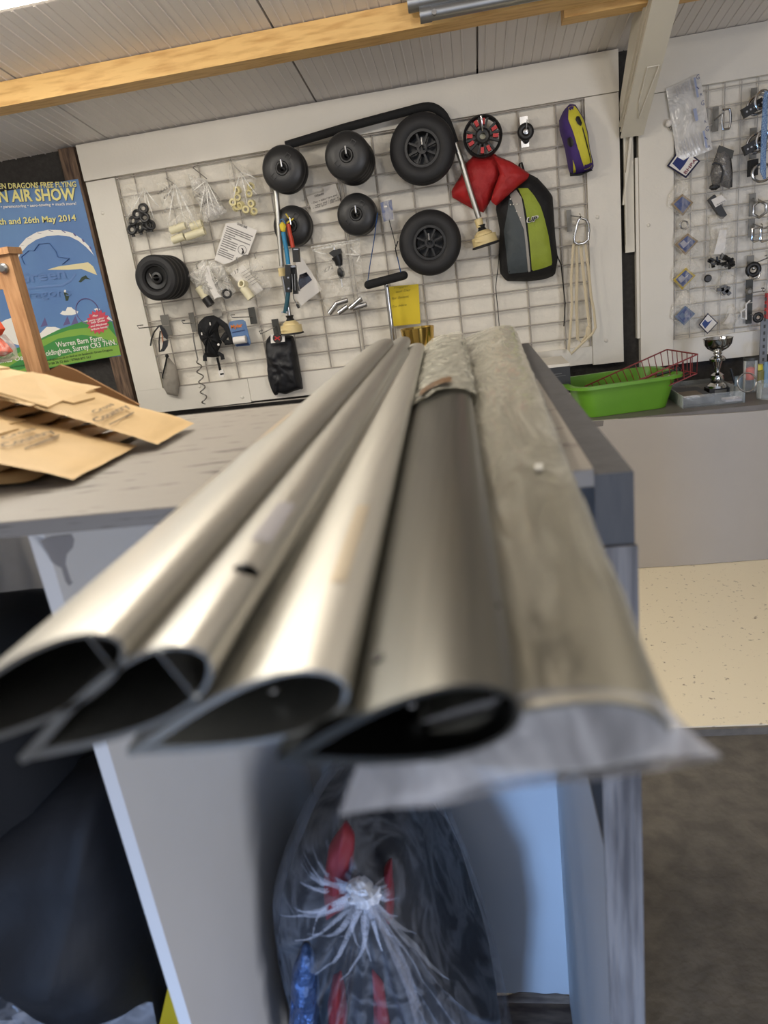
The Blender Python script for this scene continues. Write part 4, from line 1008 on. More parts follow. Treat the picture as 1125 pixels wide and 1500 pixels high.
# ---- large zip bag with a black clamp and silver tubes
t = bag('large clear zip bag with a small black clamp and silver tubes inside', [(456, 360), (490, 356), (527, 350), (531, 400), (540, 450), (510, 459), (481, 463), (466, 420)], .06, .02, seed=52, nz=.004)
MB().beam(wp(456, 362, .07), wp(527, 351, .07), .006, .012, FRONT).build('zip_seal', FILM2, t)
fold_glints(t, (456, 366), [(526, 354), (480, 372), (500, 360)], .09); fold_glints(t, (527, 374), [(505, 372), (512, 362), (522, 385)], .09)
pf = lambda x, y: wp(x, y, .088)
text('£72', pf, (475.5, 399), (489, 393), 5, GINK, t, 'handwriting', .2)
t = thing('small_clamp', 'small black screw clamp with triangular knob in the large zip bag', 'clamp', tuple(wp(498, 402, .07)))
z6 = lambda L_, o: [wp(380+x/4.6875, 290+y/4.6875, o) for x, y in L_]
MB().prism(z6([(475, 378), (505, 358), (555, 348), (562, 375), (540, 405), (510, 408)], .082), (0, .03, 0)).build('knob', BLACK, t, angle=20)
MB().tube(z6([(530, 400), (545, 430), (548, 465)], .07), lambda q: .026-.010*q, 12).build('clamp_body', BLACK, t)
MB().tube(z6([(550, 465), (556, 490)], .07), .008, 10).build('neck', BLACK, t)
MB().sphere(z6([(560, 512)], .07)[0], .017, (1, .8, 1.6)).build('swivel_foot', BLACK, t)
MB().tube(z6([(512, 335), (514, 385)], .075), .004, 8).build('rod', STEEL, t); MB().tube(z6([(556, 530), (568, 610)], .065), .004, 8).build('rod', STEEL, t)
for i, (a, b) in enumerate((((480, 795), (535, 720)), ((530, 725), (605, 700)), ((545, 790), (605, 745)), ((620, 760), (690, 700)), ((640, 760), (735, 730)), ((650, 735), (700, 690)))):
    A, B = z6([a, b], .072+.006*(i % 2)); m = MB(); d = (B-A); R = .0125
    m.lathe(A, d, [(R*.75, 0), (R, 0), (R, d.length), (R*.75, d.length), (R*.75, 0)], 18)
    tag(m.build('silver_tube', STEEL, angle=30), 'short silver tube at the bottom of the large zip bag, %s' % ('leftmost', 'upper left', 'lower middle', 'upper right', 'rightmost and lowest', 'centre right')[i], 'tube', 'short silver tubes')
# ---- lower left hooks and goods
z4b = lambda L_, o=.05: [wp(190+x/8.036, 430+y/8.036, o) for x, y in L_]
q4 = lambda x, y: (190+x/8.036, 430+y/8.036)
hook('grey price plate hook carrying the sunglasses', *q4(355, 258), *q4(505, 487), PLATE, (q4(470, 370), q4(110, 408), .22))
hook('grey price plate hook with a bright wire above the corkscrew stake', *q4(690, 228), *q4(795, 445), PLATE, (q4(800, 345), q4(630, 350), .16))
hook('pale grey plate hook behind the black harness', 311, 454, 326, 463, mat('pale_plate', (160, 156, 148), .5))
hook('dark plate hook holding the blue blister pack', 363, 451, 377, 474, DPLATE, ((370, 464), (340, 465), .12))
hook('dark plate hook holding the black drawstring bag', 397.5, 468, 411, 489, DPLATE, ((405, 478), (382, 489), .16))
t = thing('sunglasses', 'dark wraparound sunglasses hanging folded from a wire hook', 'sunglasses', tuple(z4b([(370, 690)])[0]))
LENS = mat('dark_lens', (48, 50, 54), .15)
MB().prism(z4b([(345, 380), (365, 368), (420, 430), (450, 500), (440, 545), (400, 510)], .12), (0, .008, 0)).build('lens', LENS, t, smooth=False)
MB().prism(z4b([(395, 560), (450, 545), (440, 620), (400, 680), (350, 690), (380, 640)], .12), (0, .008, 0)).build('lens', LENS, t, smooth=False)
MB().tube(z4b([(350, 375), (290, 450), (255, 540), (245, 615)], .11), .0035, 8).build('temple', BLACK, t)
MB().tube(z4b([(360, 440), (345, 560), (350, 690)], .12), .0035, 8).build('temple', BLACK, t)
MB().tube(z4b([(375, 440), (385, 520), (395, 580)], .11), .003, 8).build('nose_bridge', mat('orange_trim', (190, 120, 80), .5), t)
GREYC = mat('grey_felt', (150, 144, 134), .85, bump=.35, bscale=45, var=.12, vscale=20)
t = thing('glasses_pouch', 'small grey drawstring pouch hanging below the sunglasses', 'pouch', tuple(z4b([(560, 1210)])[0]))
MB().pillow(z4b([(430, 745), (470, 760), (540, 850), (570, 960), (580, 1080), (570, 1210), (440, 1185), (400, 1110), (380, 1000), (410, 870)], .05), FRONT, .02, .012, nz=.004, ns=45, seed=3).build('pouch_body', GREYC, t)
MB().tube(z4b([(440, 735), (420, 830), (390, 950), (385, 1000)], .072), .0035, 6).build('drawstring', FABRIC, t)
MB().sphere(z4b([(438, 735)], .06)[0], .009).build('toggle', BLACK, t)
m = MB(); pts = [V(p) for p in z4b([(745, 460), (755, 560), (775, 660), (800, 770)], .06)]
a, b = z4b([(800, 775), (885, 1290)], .06); u = (b-a).normalized(); s_ = u.cross(FRONT)
for i in range(81):
    q = i/80; pts.append(a.lerp(b, q)+s_*math.sin(q*2*math.pi*4.3)*.013*min(1, q*9)+FRONT*math.cos(q*2*math.pi*4.3)*.013*min(1, q*9))
pts.append(pts[-1]+V((.012, 0, -.006)))
tag(m.tube(pts, .0032, 8).build('corkscrew_stake', mat('steel_stake', (150, 146, 140), .3, metal=1)), 'steel corkscrew ground stake hanging from a wire hook', 'stake')
h5 = lambda L_, o=.06: [wp(280+x/11.25, 440+y/11.25, o) for x, y in L_]
t = thing('strap_harness', 'bundled black strap harness with a white buckle hanging below', 'harness', tuple(h5([(500, 1250)])[0]))
MB().pillow(h5([(110, 400), (150, 335), (230, 265), (370, 245), (460, 290), (480, 380), (440, 480), (470, 600), (510, 690), (470, 790), (440, 850), (470, 930), (350, 940), (240, 930), (240, 760), (150, 640), (110, 500)], .06), FRONT, .04, .02, nz=.012, ns=40, seed=6, rad=.004).build('bundle', FABRIC, t)
MB().tube(h5([(440, 330), (560, 420), (640, 560), (670, 690), (560, 690), (510, 660), (590, 550)], .07), .014, 8, flat=.4).build('strap', FABRIC, t)
MB().tube(h5([(250, 880), (225, 930), (230, 1000)], .07), .010, 8, flat=.4).build('strap', FABRIC, t); MB().tube(h5([(440, 870), (510, 910), (525, 975)], .07), .010, 8, flat=.4).build('strap', FABRIC, t)
MB().tube(h5([(430, 940), (455, 1050), (480, 1150)], .07), .013, 8, flat=.3).build('strap', FABRIC, t)
MB().prism(h5([(440, 1160), (525, 1140), (550, 1230), (530, 1265), (470, 1265)], .078), (0, .008, 0)).build('buckle', PAPER, t, smooth=False, label='white buckle')
MB().prism(h5([(475, 1205), (535, 1195), (540, 1220), (480, 1232)], .0785), (0, .002, 0)).build('buckle_slot', BLACK, t, smooth=False)
for x, y in ((310, 385), (172, 550)): MB().beam(h5([(x, y-22)], .108)[0], h5([(x+6, y+25)], .108)[0], .005, .003, FRONT).build('bright_tag', PAPER, t, smooth=False)
MB().sphere(h5([(450, 730)], .098)[0], .006, (1, .4, 1)).build('stud', PAPER, t)
t = thing('blister_pack', 'blue blister card lettered Mylar with a white tape roll', 'packet', tuple(h5([(850, 760)])[0]))
MYL = mat('blister_blue', (66, 104, 160), .35, rgb2=(112, 138, 172), vscale=14)
MB().prism(h5([(615, 390), (640, 350), (700, 335), (850, 318), (895, 350), (985, 700), (960, 745), (745, 762), (700, 700)], .08), (0, .002, 0)).build('card', MYL, t, smooth=False)
pf = lambda x, y: wp(x, y, .0815)
text('Mylar', pf, (338.3, 481.5), (356, 478.4), 5.0, mat('mylar_orange', (226, 128, 40), .5), t, 'title', .15, .03)
flat('printed_rule', [(340, 486.5), (358.5, 482.8), (358.7, 484.2), (340.3, 488)], 0, mat('navy_ink', (38, 60, 104), .5), t, .0005, pl=pf)
A, B = h5([(705, 665), (905, 640)], .095); MB().cyl(A, B, .017, n=20).build('tape_roll', PAPER, t)
flat('dark_foot', [(345, 505), (364, 502), (366, 505.5), (347, 507.8)], 0, mat('navy_ink', (38, 60, 104), .5), t, .0005, pl=pf)
b6 = lambda L_, o=.05: [wp(380+x/8.036, 450+y/8.036, o) for x, y in L_]
t = thing('drawstring_bag', 'crumpled black nylon bag with a small white tag, bottom of the panel', 'bag', tuple(b6([(200, 1040)])[0]))
NYL = mat('black_nylon', (15, 16, 22), .55, bump=.4, bscale=30)
MB().pillow(b6([(130, 325), (85, 380), (72, 430), (85, 560), (95, 720), (105, 850), (145, 980), (180, 1042), (215, 1030), (225, 1010), (310, 1026), (400, 990), (480, 965), (515, 968), (500, 840), (470, 690), (450, 560), (415, 400), (395, 335), (260, 320)], .05), FRONT, .05, .02, nz=.014, ns=24, seed=11, pw=3, rings=14, n=80).build('bag_body', NYL, t, angle=80)
MB().prism(b6([(130, 325), (295, 310), (300, 405), (135, 425)], .122), (0, .001, 0)).build('tag', PAPER, t, smooth=False, label='small white tag')
c = b6([(212, 365)], .1235)[0]; MB().lathe(c, FRONT, [(0, .0005), (.022, .0005)], 24).build('emblem', INK, t)
for a, b in (((180, 345), (240, 385)), ((180, 385), (240, 345))): MB().beam(*b6([a, b], .1245), .005, .001, FRONT).build('emblem_cross', RED, t, smooth=False)
# ================================================================ THINGS ON THE RIGHT PANEL
t = thing('printed_sleeve', 'large crinkled clear sleeve printed with grey text and blue letters G', 'plastic sleeve', tuple(wp(990, 235, .06)))
MB().pillow(px([(975, 129.7), (994, 122), (1024, 107), (1028, 124), (1044, 219), (1009, 233), (992, 237), (986, 194), (980.6, 162.6)], .05), FRONT, .006, .003, nz=.004, ns=26, seed=5).build('sleeve', film('grey_sleeve_film', (236, 234, 230), .50, .18, 9, amount=.3), t)
pf = lambda x, y: wp(x, y, .076)
BLI = mat('blue_ink', (60, 72, 118), .6); PBI = mat('pale_blue_ink', (150, 160, 190), .6); PGI = mat('pale_grey_ink', (176, 176, 182), .6)
for b_, x, y, hgt, m_ in (('G', 1020, 117, 6.5, BLI), ('I', 1023.5, 131, 5, BLI), ('R', 1026, 141, 4, BLI), ('G', 1027, 155, 6.5, BLI), ('R', 1032, 181, 4, BLI), ('G', 1033.5, 193, 6.5, BLI), ('I', 1036, 205, 5, BLI), ('R', 1038, 217, 4, BLI)):
    text(b_, pf, (x, y), (x+hgt*(.7 if b_ != 'I' else .16), y-1), hgt, m_, t, 'lettering')
for L_, m_ in (([(1016, 114), (1019, 113), (1024, 142), (1021, 143)], PBI), ([(1029, 192), (1032, 191), (1037, 216), (1034, 217)], PBI), ([(1015, 160), (1020, 158), (1023, 176), (1019, 178)], PBI)):
    flat('printed_band', L_, 0, m_, t, .0004, pl=pf)
for k in range(8):
    x, y = 989+k*3.0, 128-k*1.5; flat('print_line', [(x, y), (x+1, y-.4), (x+4, y+14-(k % 3)*3), (x+3, y+14.4-(k % 3)*3)], 0, PGI, t, .0004, pl=pf)
    x, y = 998+k*3.6, 206-k*1.7; flat('print_line', [(x, y), (x+1, y-.4), (x+5, y+20-(k % 3)*4), (x+4, y+20.4-(k % 3)*4)], 0, PGI, t, .0004, pl=pf)
# badges
def badge(label, corners, off, edge, inner, inset=.2, mount=None, extra=None):
    t = thing('cloth_badge', label, 'badge', tuple(wp(*corners[2], off)), 'diamond badges')
    P = px(corners, off); MB().prism(P, (0, .003, 0)).build('border', edge, t, smooth=False)
    c = sum(P, V())/4; Q = [p.lerp(c, inset)+FRONT*.0008 for p in P]; MB().prism(Q, (0, .001, 0)).build('field', inner, t, smooth=False)
    R_ = [p.lerp(c, inset+.12)+FRONT*.0016 for p in P]
    if mount:
        M_ = [R_[3].lerp(R_[0], .1), R_[3].lerp(R_[0], .55), R_[0].lerp(R_[2], .42), R_[0].lerp(R_[1], .55), R_[0].lerp(R_[2], .62), R_[3].lerp(R_[2], .6)]
        MB().prism(M_, (0, .0006, 0)).build('mountain', mount, t, smooth=False)
    return t
NAVYB = mat('navy_badge', (30, 32, 62), .8); BLUEB = mat('blue_badge', (56, 78, 138), .7, var=.12, vscale=60); TANB = mat('tan_badge', (150, 128, 96), .8); YELB = mat('yellow_badge', (196, 170, 62), .8); SLB = mat('slate_badge', (92, 116, 150), .8); GRB = mat('grey_badge', (170, 170, 182), .8)
t = badge('navy and white diamond badge lettered BHPA, under the printed sleeve', [(998, 214), (1025.8, 235.8), (1005, 261), (977, 243)], .05, NAVYB, PAPER, .14, mat('navy_mountain', (44, 56, 112), .8))
pf = lambda x, y: wp(x, y, .053)
text('BHPA', pf, (1004.5, 255.5), (1021, 234.5), 4.6, mat('maroon_ink', (120, 44, 66), .7), t, 'lettering', 0, .01)
for lab, co, e, i_, mo in (('tan edged diamond badge with a blue field, upper one in a clear bag', [(999.5, 284), (1015.7, 296.6), (1000.4, 316.4), (983, 299)], TANB, BLUEB, None),
        ('tan edged diamond badge with a blue and grey field, below the silver buckle', [(1007.6, 341.6), (1023, 353), (1004, 374), (988.7, 357.8)], TANB, BLUEB, GRB),
        ('yellow edged diamond badge with a blue field, in a clear bag', [(1005, 392), (1019, 403.7), (999.5, 424.4), (986, 410)], YELB, BLUEB, GRB),
        ('slate edged diamond badge with a blue field, lowest in the left column', [(1004, 447.8), (1018.4, 459.5), (1002, 476.6), (988.7, 464)], SLB, BLUEB, SLB)):
    badge(lab, co, .045, e, i_, .24, mo)
    x, y = co[0]; w_ = co[1][0]-co[3][0]
    bag('clear bag round the %s' % lab.split(' with')[0].replace('edged ', 'edged ') + (', topmost' if 'upper' in lab else ', second' if 'buckle' in lab else ''), [(x-5, y-22), (x+3, y-20), (x+22, y+2), (x+14, y+28), (x-2, y+34), (x-22, y+18), (x-20, y+2)], .045, .014, FILM, seed=int(y), nz=.005, group='clear bags round the badges')
badge('small white edged diamond badge with a blue mountain, right of the slate one', [(1037, 458.6), (1051.7, 473), (1036.4, 489), (1023.8, 475.7)], .04, NAVYB, PAPER, .12, BLUEB)
tag(MB().tube([wp(x, y, .05) for x, y in ((1000, 323), (1006, 325), (1008, 331), (1004, 336), (998, 334), (996, 328))], .0042, 8, True).build('small_buckle', STEEL), 'small oval silver buckle between two badges', 'buckle')
t = thing('toggle_ball', 'small white knob at the left edge of the printed sleeve', 'knob', tuple(wp(980, 185, .05)))
MB().sphere(wp(979.5, 180.5, .05), .014).build('knob', PAPER, t); MB().cyl(wp(981, 186, .045), wp(983, 191, .04), .005).build('stem', STEEL, t)
# carabiner, hooks, visor bag, device
hook('grey plate hook holding the single oval carabiner', 1044, 157, 1052, 192, PLATE, ((1046, 176), (1060, 165), .10), group='plate hooks on the right panel')
m = MB(); c = wp(1064, 174.7, .09); k = mpp(1064, 175, 3.2)
m.tube([c+V((math.cos(a)*6*k, 0, max(-1, min(1, math.sin(a)*1.35))*13*k)) for a in [i*math.pi/14 for i in range(28)]], .0046, 8, True)
tag(m.build('carabiner', STEEL), 'single oval silver carabiner hanging from a grey plate hook', 'carabiner')
t = thing('visor_bag', 'dark grey smoked visor in a clear bag with a black header card', 'packet', tuple(wp(1057, 277, .05)))
v1 = lambda L_, o=.06: [wp(1000+x/7.5, 100+y/7.5, o) for x, y in L_]
MB().pillow(v1([(385, 900), (440, 850), (520, 900), (520, 1050), (545, 1240), (520, 1330), (430, 1295), (330, 1310), (300, 1170), (345, 1000)]), FRONT, .04, .01, nz=.006, ns=35, seed=8).build('visor', film('smoked_film', (120, 118, 116), .55, .25, 22), t)
MB().prism(v1([(400, 845), (565, 905), (545, 995), (375, 915)], .085), (0, .002, 0)).build('header_card', DPLATE, t, smooth=False)
MB().tube(v1([(325, 1060), (360, 1040), (420, 1060), (445, 1130), (420, 1260)], .10), .004, 6).build('trim', BLACK, t)
MB().tube(v1([(515, 950), (535, 1150), (530, 1310)], .08), .005, 6).build('trim', BLACK, t)
MB().sphere(v1([(350, 1305)], .06)[0], .02, (1, .5, .6), nz=.2).build('foot', BLACK, t)
t = thing('labelled_case', 'small black case with a white barcode label below the visor', 'case', tuple(wp(1060, 320, .05)))
d9 = lambda L_, o=.05: [wp(950+x/5.555, 230+y/5.555, o) for x, y in L_]
MB().prism(d9([(492, 348), (540, 305), (560, 330), (640, 470), (605, 503), (585, 490)], .06), (0, .025, 0)).build('case_body', BLACK, t, smooth=False)
MB().prism(d9([(510, 348), (595, 308), (638, 355), (545, 410)], .063), (0, .002, 0)).build('label', PAPER, t, smooth=False)
pf = lambda x, y: wp(x, y, .0645)
for k in range(9): flat('print_line', [(950+(555+k*8)/5.555, 230+(385-k*4)/5.555), (950+(558+k*8)/5.555, 230+(384-k*4)/5.555), (950+(561+k*8)/5.555, 230+(392-k*4)/5.555), (950+(558+k*8)/5.555, 230+(393-k*4)/5.555)], 0, INK, t, .0003, pl=pf)
t = bag('clear bag of black cable clips with a folded white card', [(1036.4, 318), (1056, 314), (1074, 314.6), (1076, 350), (1074, 385), (1056, 393), (1038, 394), (1040, 350)], .05, .03, seed=77, nz=.006)
MB().prism(d9([(580, 590), (635, 595), (618, 790), (530, 790), (560, 680)], .058), (0, .002, 0)).build('card', PAPER, t, smooth=False)
random.seed(5); m = MB()
for i in range(26):
    x, y = random.uniform(495, 685), random.uniform(800, 895); y = max(y, 870-(690-abs(x-590)*2-400)*.25); c = d9([(x, y)], .06+random.uniform(0, .02))[0]
    M_ = Matrix.Translation(c) @ Matrix.Rotation(random.uniform(0, 3), 4, 'Y') @ Matrix.Rotation(random.uniform(0, 1), 4, 'X'); m.box((-.010, -.006, -.004), (.010, .006, .004), M_)
o = m.build('cable_clips', BLACK, smooth=False); tag(o, 'pile of small black cable clips in the bottom of a clear bag', 'clips'); o['kind'] = 'stuff'
tag(MB().lathe(wp(1037, 408, .03), FRONT, [(0, .006), (.012, .006), (.016, 0), (0, -.004)], 20).build('black_stud', BLACK), 'small round black stud between two clear bags', 'stud')
t = bag('small clear bag of grey plastic bits, lower middle of the right panel', [(1061.6, 397), (1079.6, 406), (1067, 428), (1060, 435), (1045.4, 424.4), (1052, 410)], .05, .02, seed=81)
for i, (x, y) in enumerate(((1055, 424), (1060, 427), (1065, 424), (1060, 420), (1066, 428))):
    M_ = Matrix.Translation(wp(x, y, .06)) @ Matrix.Rotation(i, 4, 'Y'); tag(MB().box((-.013, -.008, -.007), (.013, .008, .007), M_).build('plastic_bit', mat('dark_grey_plastic', (74, 74, 76), .4), smooth=False), 'dark grey plastic bit in the small clear bag, %s' % ('leftmost', 'bottom middle', 'right', 'topmost', 'bottom right')[i], 'fitting', 'grey plastic bits')
t = bag('small clear bag with a blank white tag, bottom of the right panel', [(1066, 448), (1073, 447), (1083, 460), (1072, 484), (1056, 476.6), (1064, 460)], .05, .012, seed=91)
MB().prism(px([(1069, 459), (1077, 466), (1071, 479), (1060, 474)], .055), (0, .001, 0)).build('tag_card', NOTE, t, smooth=False)
# metalwork column at the right edge
PG = 'plate hooks on the right panel'
hook('pale plate hook at the top right above the shackles', 1100, 129.5, 1108.7, 150, PLATE, None, group=PG)
hook('pale plate hook behind the second cluster of shackles', 1098.7, 188, 1106.7, 232, PLATE, None, group=PG)
hook('grey plate hook behind the round shackle', 1097.7, 284, 1106, 316, PLATE, ((1103, 290), (1112, 297), .1), group=PG)
hook('grey plate hook behind the two square rings', 1096.6, 321, 1105, 347, PLATE, ((1103, 328), (1117, 333), .1), group=PG)
hook('grey plate hook behind the black round cleat', 1094.5, 375, 1104, 391, PLATE, ((1100, 388), (1124, 378), .1), group=PG)
hook('dark plate hook with a ball ended prong', 1093, 410, 1102, 442, DPLATE, ((1096, 430), (1119, 426), .12), group=PG)
hook('dark plate hook holding the black ring, lowest in the column', 1093, 445, 1101, 474, DPLATE, ((1097, 459), (1108, 464), .1), group=PG)
for i, (x, y, rx, ry, tilt, lab) in enumerate(((1108, 150, 13, 8, .5, 'top'), (1112, 158, 13, 7, .35, 'top'), (1116, 146, 9, 12, -.3, 'top'), (1107, 206, 12, 8, .45, 'lower'), (1111, 216, 14, 6, .2, 'lower'), (1117, 204, 8, 12, -.2, 'lower'))):
    c = wp(x, y, .09+.012*(i % 3)); k = mpp(x, y, 3.2); ca, sa = math.cos(tilt), math.sin(tilt)
    m = MB(); m.tube([c+V((math.cos(a)*rx*ca-math.sin(a)*ry*sa, 0, math.cos(a)*rx*sa+math.sin(a)*ry*ca))*k for a in [j*math.pi/12 for j in range(24)]], .0055, 8, True)
    tag(m.build('steel_shackle', STEEL), 'bright steel shackle in the %s cluster at the right edge, %s' % (lab, ('left one', 'middle one', 'upright one')[i % 3]), 'shackle', 'steel shackles, %s cluster' % lab)
for x, y, lab in ((1105, 157, 'top'), (1106, 212, 'lower')):
    M_ = Matrix.Translation(wp(x, y, .10)) @ Matrix.Rotation(-.4, 4, 'Y'); t = thing('swivel_block', 'black moulded swivel block in the %s shackle cluster' % lab, 'block', tuple(wp(x, y, .10)))
    MB().box((-.045, -.012, -.018), (.032, .012, .018), M_).build('block', BLACK, t, smooth=False)
    for k in range(5): MB().cyl(M_ @ V((-.034+.015*k, -.014, 0)), M_ @ V((-.034+.015*k, -.010, 0)), .004, n=8).build('rivet', STEEL, t)
ROPE = mat('blue_rope', (46, 92, 156), .8, rgb2=(150, 176, 205), vscale=160, bump=.4, bscale=220)
t = thing('blue_rope', 'thin bright blue rope hanging in strands at the right edge', 'rope', tuple(wp(1120, 265, .14)))
for i in range(4): MB().tube([wp(1122-i*.6, 134+i*3, .15), wp(1120-i*1.4+2, 180, .15), wp(1118-i*1.2+2, 225, .15), wp(1117-i*1.5+3, 262-i*3, .15)], .006, 8).build('strand', ROPE, t)
m = MB(); m.torus(wp(1116, 253, .13), V((.3, -1, 0)), .032, .0055, 28, 8, r2=.042); tag(m.build('steel_ring', STEEL), 'large steel ring below the blue rope', 'ring')
M_ = Matrix.Translation(wp(1102.5, 246, .06)); tag(MB().box((-.014, -.02, -.03), (.014, .02, .03), M_).build('rubber_block', RUBBER), 'small dark rubber block left of the large steel ring', 'block')
m = MB(); m.torus(wp(1112.6, 306.5, .09), V((.2, -1, 0)), .031, .006, 6, 8); tag(m.build('round_shackle', STEEL), 'steel six sided ring shackle on a grey plate hook', 'shackle')
for x, lab in ((1108, 'left'), (1120, 'right')):
    m = MB(); c = wp(x, 343, .09); k = mpp(x, 343, 3.2); m.tube([c+V((a*k, 0, b*k)) for a, b in ((-6, 8), (4, 9), (6, 6), (7, -8), (-3, -10), (-6, -7))], .0055, 8, True)
    tag(m.build('square_ring', STEEL), 'square silver ring, %s one of the pair on a grey hook' % lab, 'ring', 'square silver rings')
t = thing('round_cleat', 'black round cleat with a silver wire clip', 'cleat', tuple(wp(1104, 405, .09)))
MB().torus(wp(1103.5, 395, .09), FRONT, .022, .010, 24, 10).build('cleat_body', BLACK, t); MB().tube([wp(x, y, .10) for x, y in ((1097, 404), (1104, 409), (1111, 407), (1114, 398))], .004, 8).build('wire_clip', STEEL, t)
MB().sphere(wp(1104, 393, .1), .008).build('pin', STEEL, t)
t = thing('prong_knob', 'small grey knob threaded on the ball ended prong', 'knob', tuple(wp(1097, 427, .06))); MB().lathe(wp(1097, 427, .07), FRONT, [(0, .012), (.008, .012), (.014, .004), (.014, -.006), (0, -.01)], 18).build('knob', PLATE, t)
MB().sphere(wp(1119, 425, .13), .007).build('ball', STEEL, t)
tag(MB().torus(wp(1110.5, 465, .10), FRONT, .015, .0075, 22, 10).build('black_ring', BLACK), 'small thick black ring on the lowest dark plate hook', 'ring')
tag(MB().tube([wp(x, y, .06) for x, y in ((1099, 440), (1093, 446), (1093, 468), (1086, 466), (1086, 456), (1093, 452))], .0035, 6).build('white_bracket', PAPER), 'small bent white wire bracket at the foot of the column', 'bracket')
tag(MB().box(wp(1121.5, 462, .05)-V((.006, .02, .03)), wp(1121.5, 440, .05)+V((.03, .0, .03))).build('red_packet', RED, smooth=False), 'dark red packet at the very right edge above the counter', 'packet')
t = thing('slotted_upright', 'galvanised slotted steel upright standing on the counter at the right', 'upright', (wp(1118, 530, .06).x, 3.22, CT))
a = wp(1113, 500, .08).x; b = wp(1124, 500, .08).x; zt_ = wp(1118, 468, .08).z
MB().box((a, 3.216, CT), (b, 3.222, zt_)).build('upright', mat('dull_zinc', (126, 128, 132), .5, metal=.5, var=.1), t, smooth=False)
for k in range(12): MB().box(((a+b)/2-.004, 3.2152, CT+.03+k*.028), ((a+b)/2+.004, 3.2162, CT+.044+k*.028)).build('slot', DPLATE, t, smooth=False)
# ================================================================ COUNTER TOP THINGS
GREENP = mat('lime_green_plastic', (102, 158, 42), .42, var=.06, vscale=12)
a = atZ(864, 613, CT); b = atZ(978, 597, CT); ux = (b-a); ux.z = 0; Lx = ux.length; ux.normalize(); uy = V((-ux.y, ux.x, 0))
t = thing('storage_tub', 'lime green plastic tub on the counter with a red wire basket in it', 'tub', tuple(a+ux*Lx/2+uy*.12))
DY = .25
def rrect(x0, x1, y0, y1, r, z, n=6):
    P = []
    for cx_, cy_, s0 in ((x1-r, y1-r, 0), (x0+r, y1-r, 1), (x0+r, y0+r, 2), (x1-r, y0+r, 3)):
        for k in range(n+1):
            q = (s0+k/n)*math.pi/2; P.append(a+ux*(cx_+r*math.cos(q))+uy*(cy_+r*math.sin(q))+V((0, 0, z)))
    return P
HT = .118; tp = .035
loops = [rrect(-.01, Lx+.01, 0, DY, .05, .001), rrect(-.01-tp, Lx+.01+tp, -tp*.5, DY+tp*.5, .06, HT), rrect(-.035-tp, Lx+.035+tp, -tp*.5-.018, DY+tp*.5+.018, .07, HT), rrect(-.035-tp, Lx+.035+tp, -tp*.5-.018, DY+tp*.5+.018, .07, HT+.012),
         rrect(-.01-tp, Lx+.01+tp, -tp*.5, DY+tp*.5, .06, HT+.012), rrect(-.003, Lx+.003, .006, DY-.006, .045, .006)]
m = MB(); R_ = [[m.bm.verts.new(p) for p in L_] for L_ in loops]
for A, B in zip(R_[:-1], R_[1:]): m.bridge(A, B)
m.bm.faces.new(R_[0]); m.bm.faces.new(R_[-1][::-1]); m.build('tub_body', GREENP, t, angle=30)
pf = lambda x, y: CAM+ray(x, y)*(((a-ux*.05-uy*.01)-CAM).dot(ux.lerp(uy, .5))/ray(x, y).dot(ux.lerp(uy, .5)))
# red wire basket leaning in the tub
RW = mat('dark_red_wire', (128, 44, 44), .45)
C0, C1, C2, C3 = atY(857, 566, a.y+.22), atY(888, 578, a.y+.02), atY(1022, 519, a.y+.04), atY(977, 512, a.y+.25)
dn = (C1-C0).cross(C2-C1).normalized(); dn = dn if dn.z < 0 else -dn
t = thing('wire_basket', 'dark red wire basket tilted up out of the green tub', 'basket', tuple((C0+C1)/2))
K0, K1, K2, K3 = [c+dn*.075+((C0+C1+C2+C3)/4-c)*.10 for c in (C0, C1, C2, C3)]
def wire(p, q, r=.0024): MB().cyl(p, q, r, n=6).build('wire', RW, t)
for L_ in ((C0, C1, C2, C3), (K0, K1, K2, K3)):
    for i in range(4): wire(L_[i], L_[(i+1) % 4], .0030)
for i in range(14):
    q = i/13; wire(C1.lerp(C2, q), K1.lerp(K2, q), .0018); wire(C0.lerp(C3, q), K0.lerp(K3, q), .0018)
for i in range(7):
    q = i/6; wire(C0.lerp(C1, q), K0.lerp(K1, q), .0018); wire(C3.lerp(C2, q), K3.lerp(K2, q), .0018); wire(K0.lerp(K1, q), K3.lerp(K2, q), .0016)
for i in range(1, 5): wire(K0.lerp(K3, i/5), K1.lerp(K2, i/5), .0016)
# bits in the basket
for nm, pts, m_, lab in (('white_strip', [(945, 571), (982, 549), (986, 551), (950, 575)], PAPER, 'long white strip lying inside the red wire basket'), ('white_card', [(913, 571), (925, 567), (929, 576), (915, 579)], PAPER, 'small white card inside the green tub'),
                 ('brown_scrap', [(928, 568), (940, 562), (943, 570), (931, 576)], mat('brown_scrap', (92, 66, 44), .7), 'small brown scrap beside the white card in the green tub')):
    P = [atY(x, y, a.y+.11) for x, y in pts]; n_ = V((0, .010, .0)); o = MB().prism(P, n_).build(nm, m_, smooth=False); tag(o, lab, 'scrap')
tag(MB().tube([atY(x, y, a.y+.13) for x, y in ((962, 550), (978, 545), (988, 543))], .006, 8).sphere(atY(992, 542, a.y+.13), .014).build('ball_lever', BLACK), 'black ball handled lever inside the red wire basket', 'lever')
tag(MB().sphere(atY(894, 577, a.y+.06), .016, (1.2, 1, .5)).build('plastic_button', PAPER), 'small round white cap at the left end of the basket', 'cap')
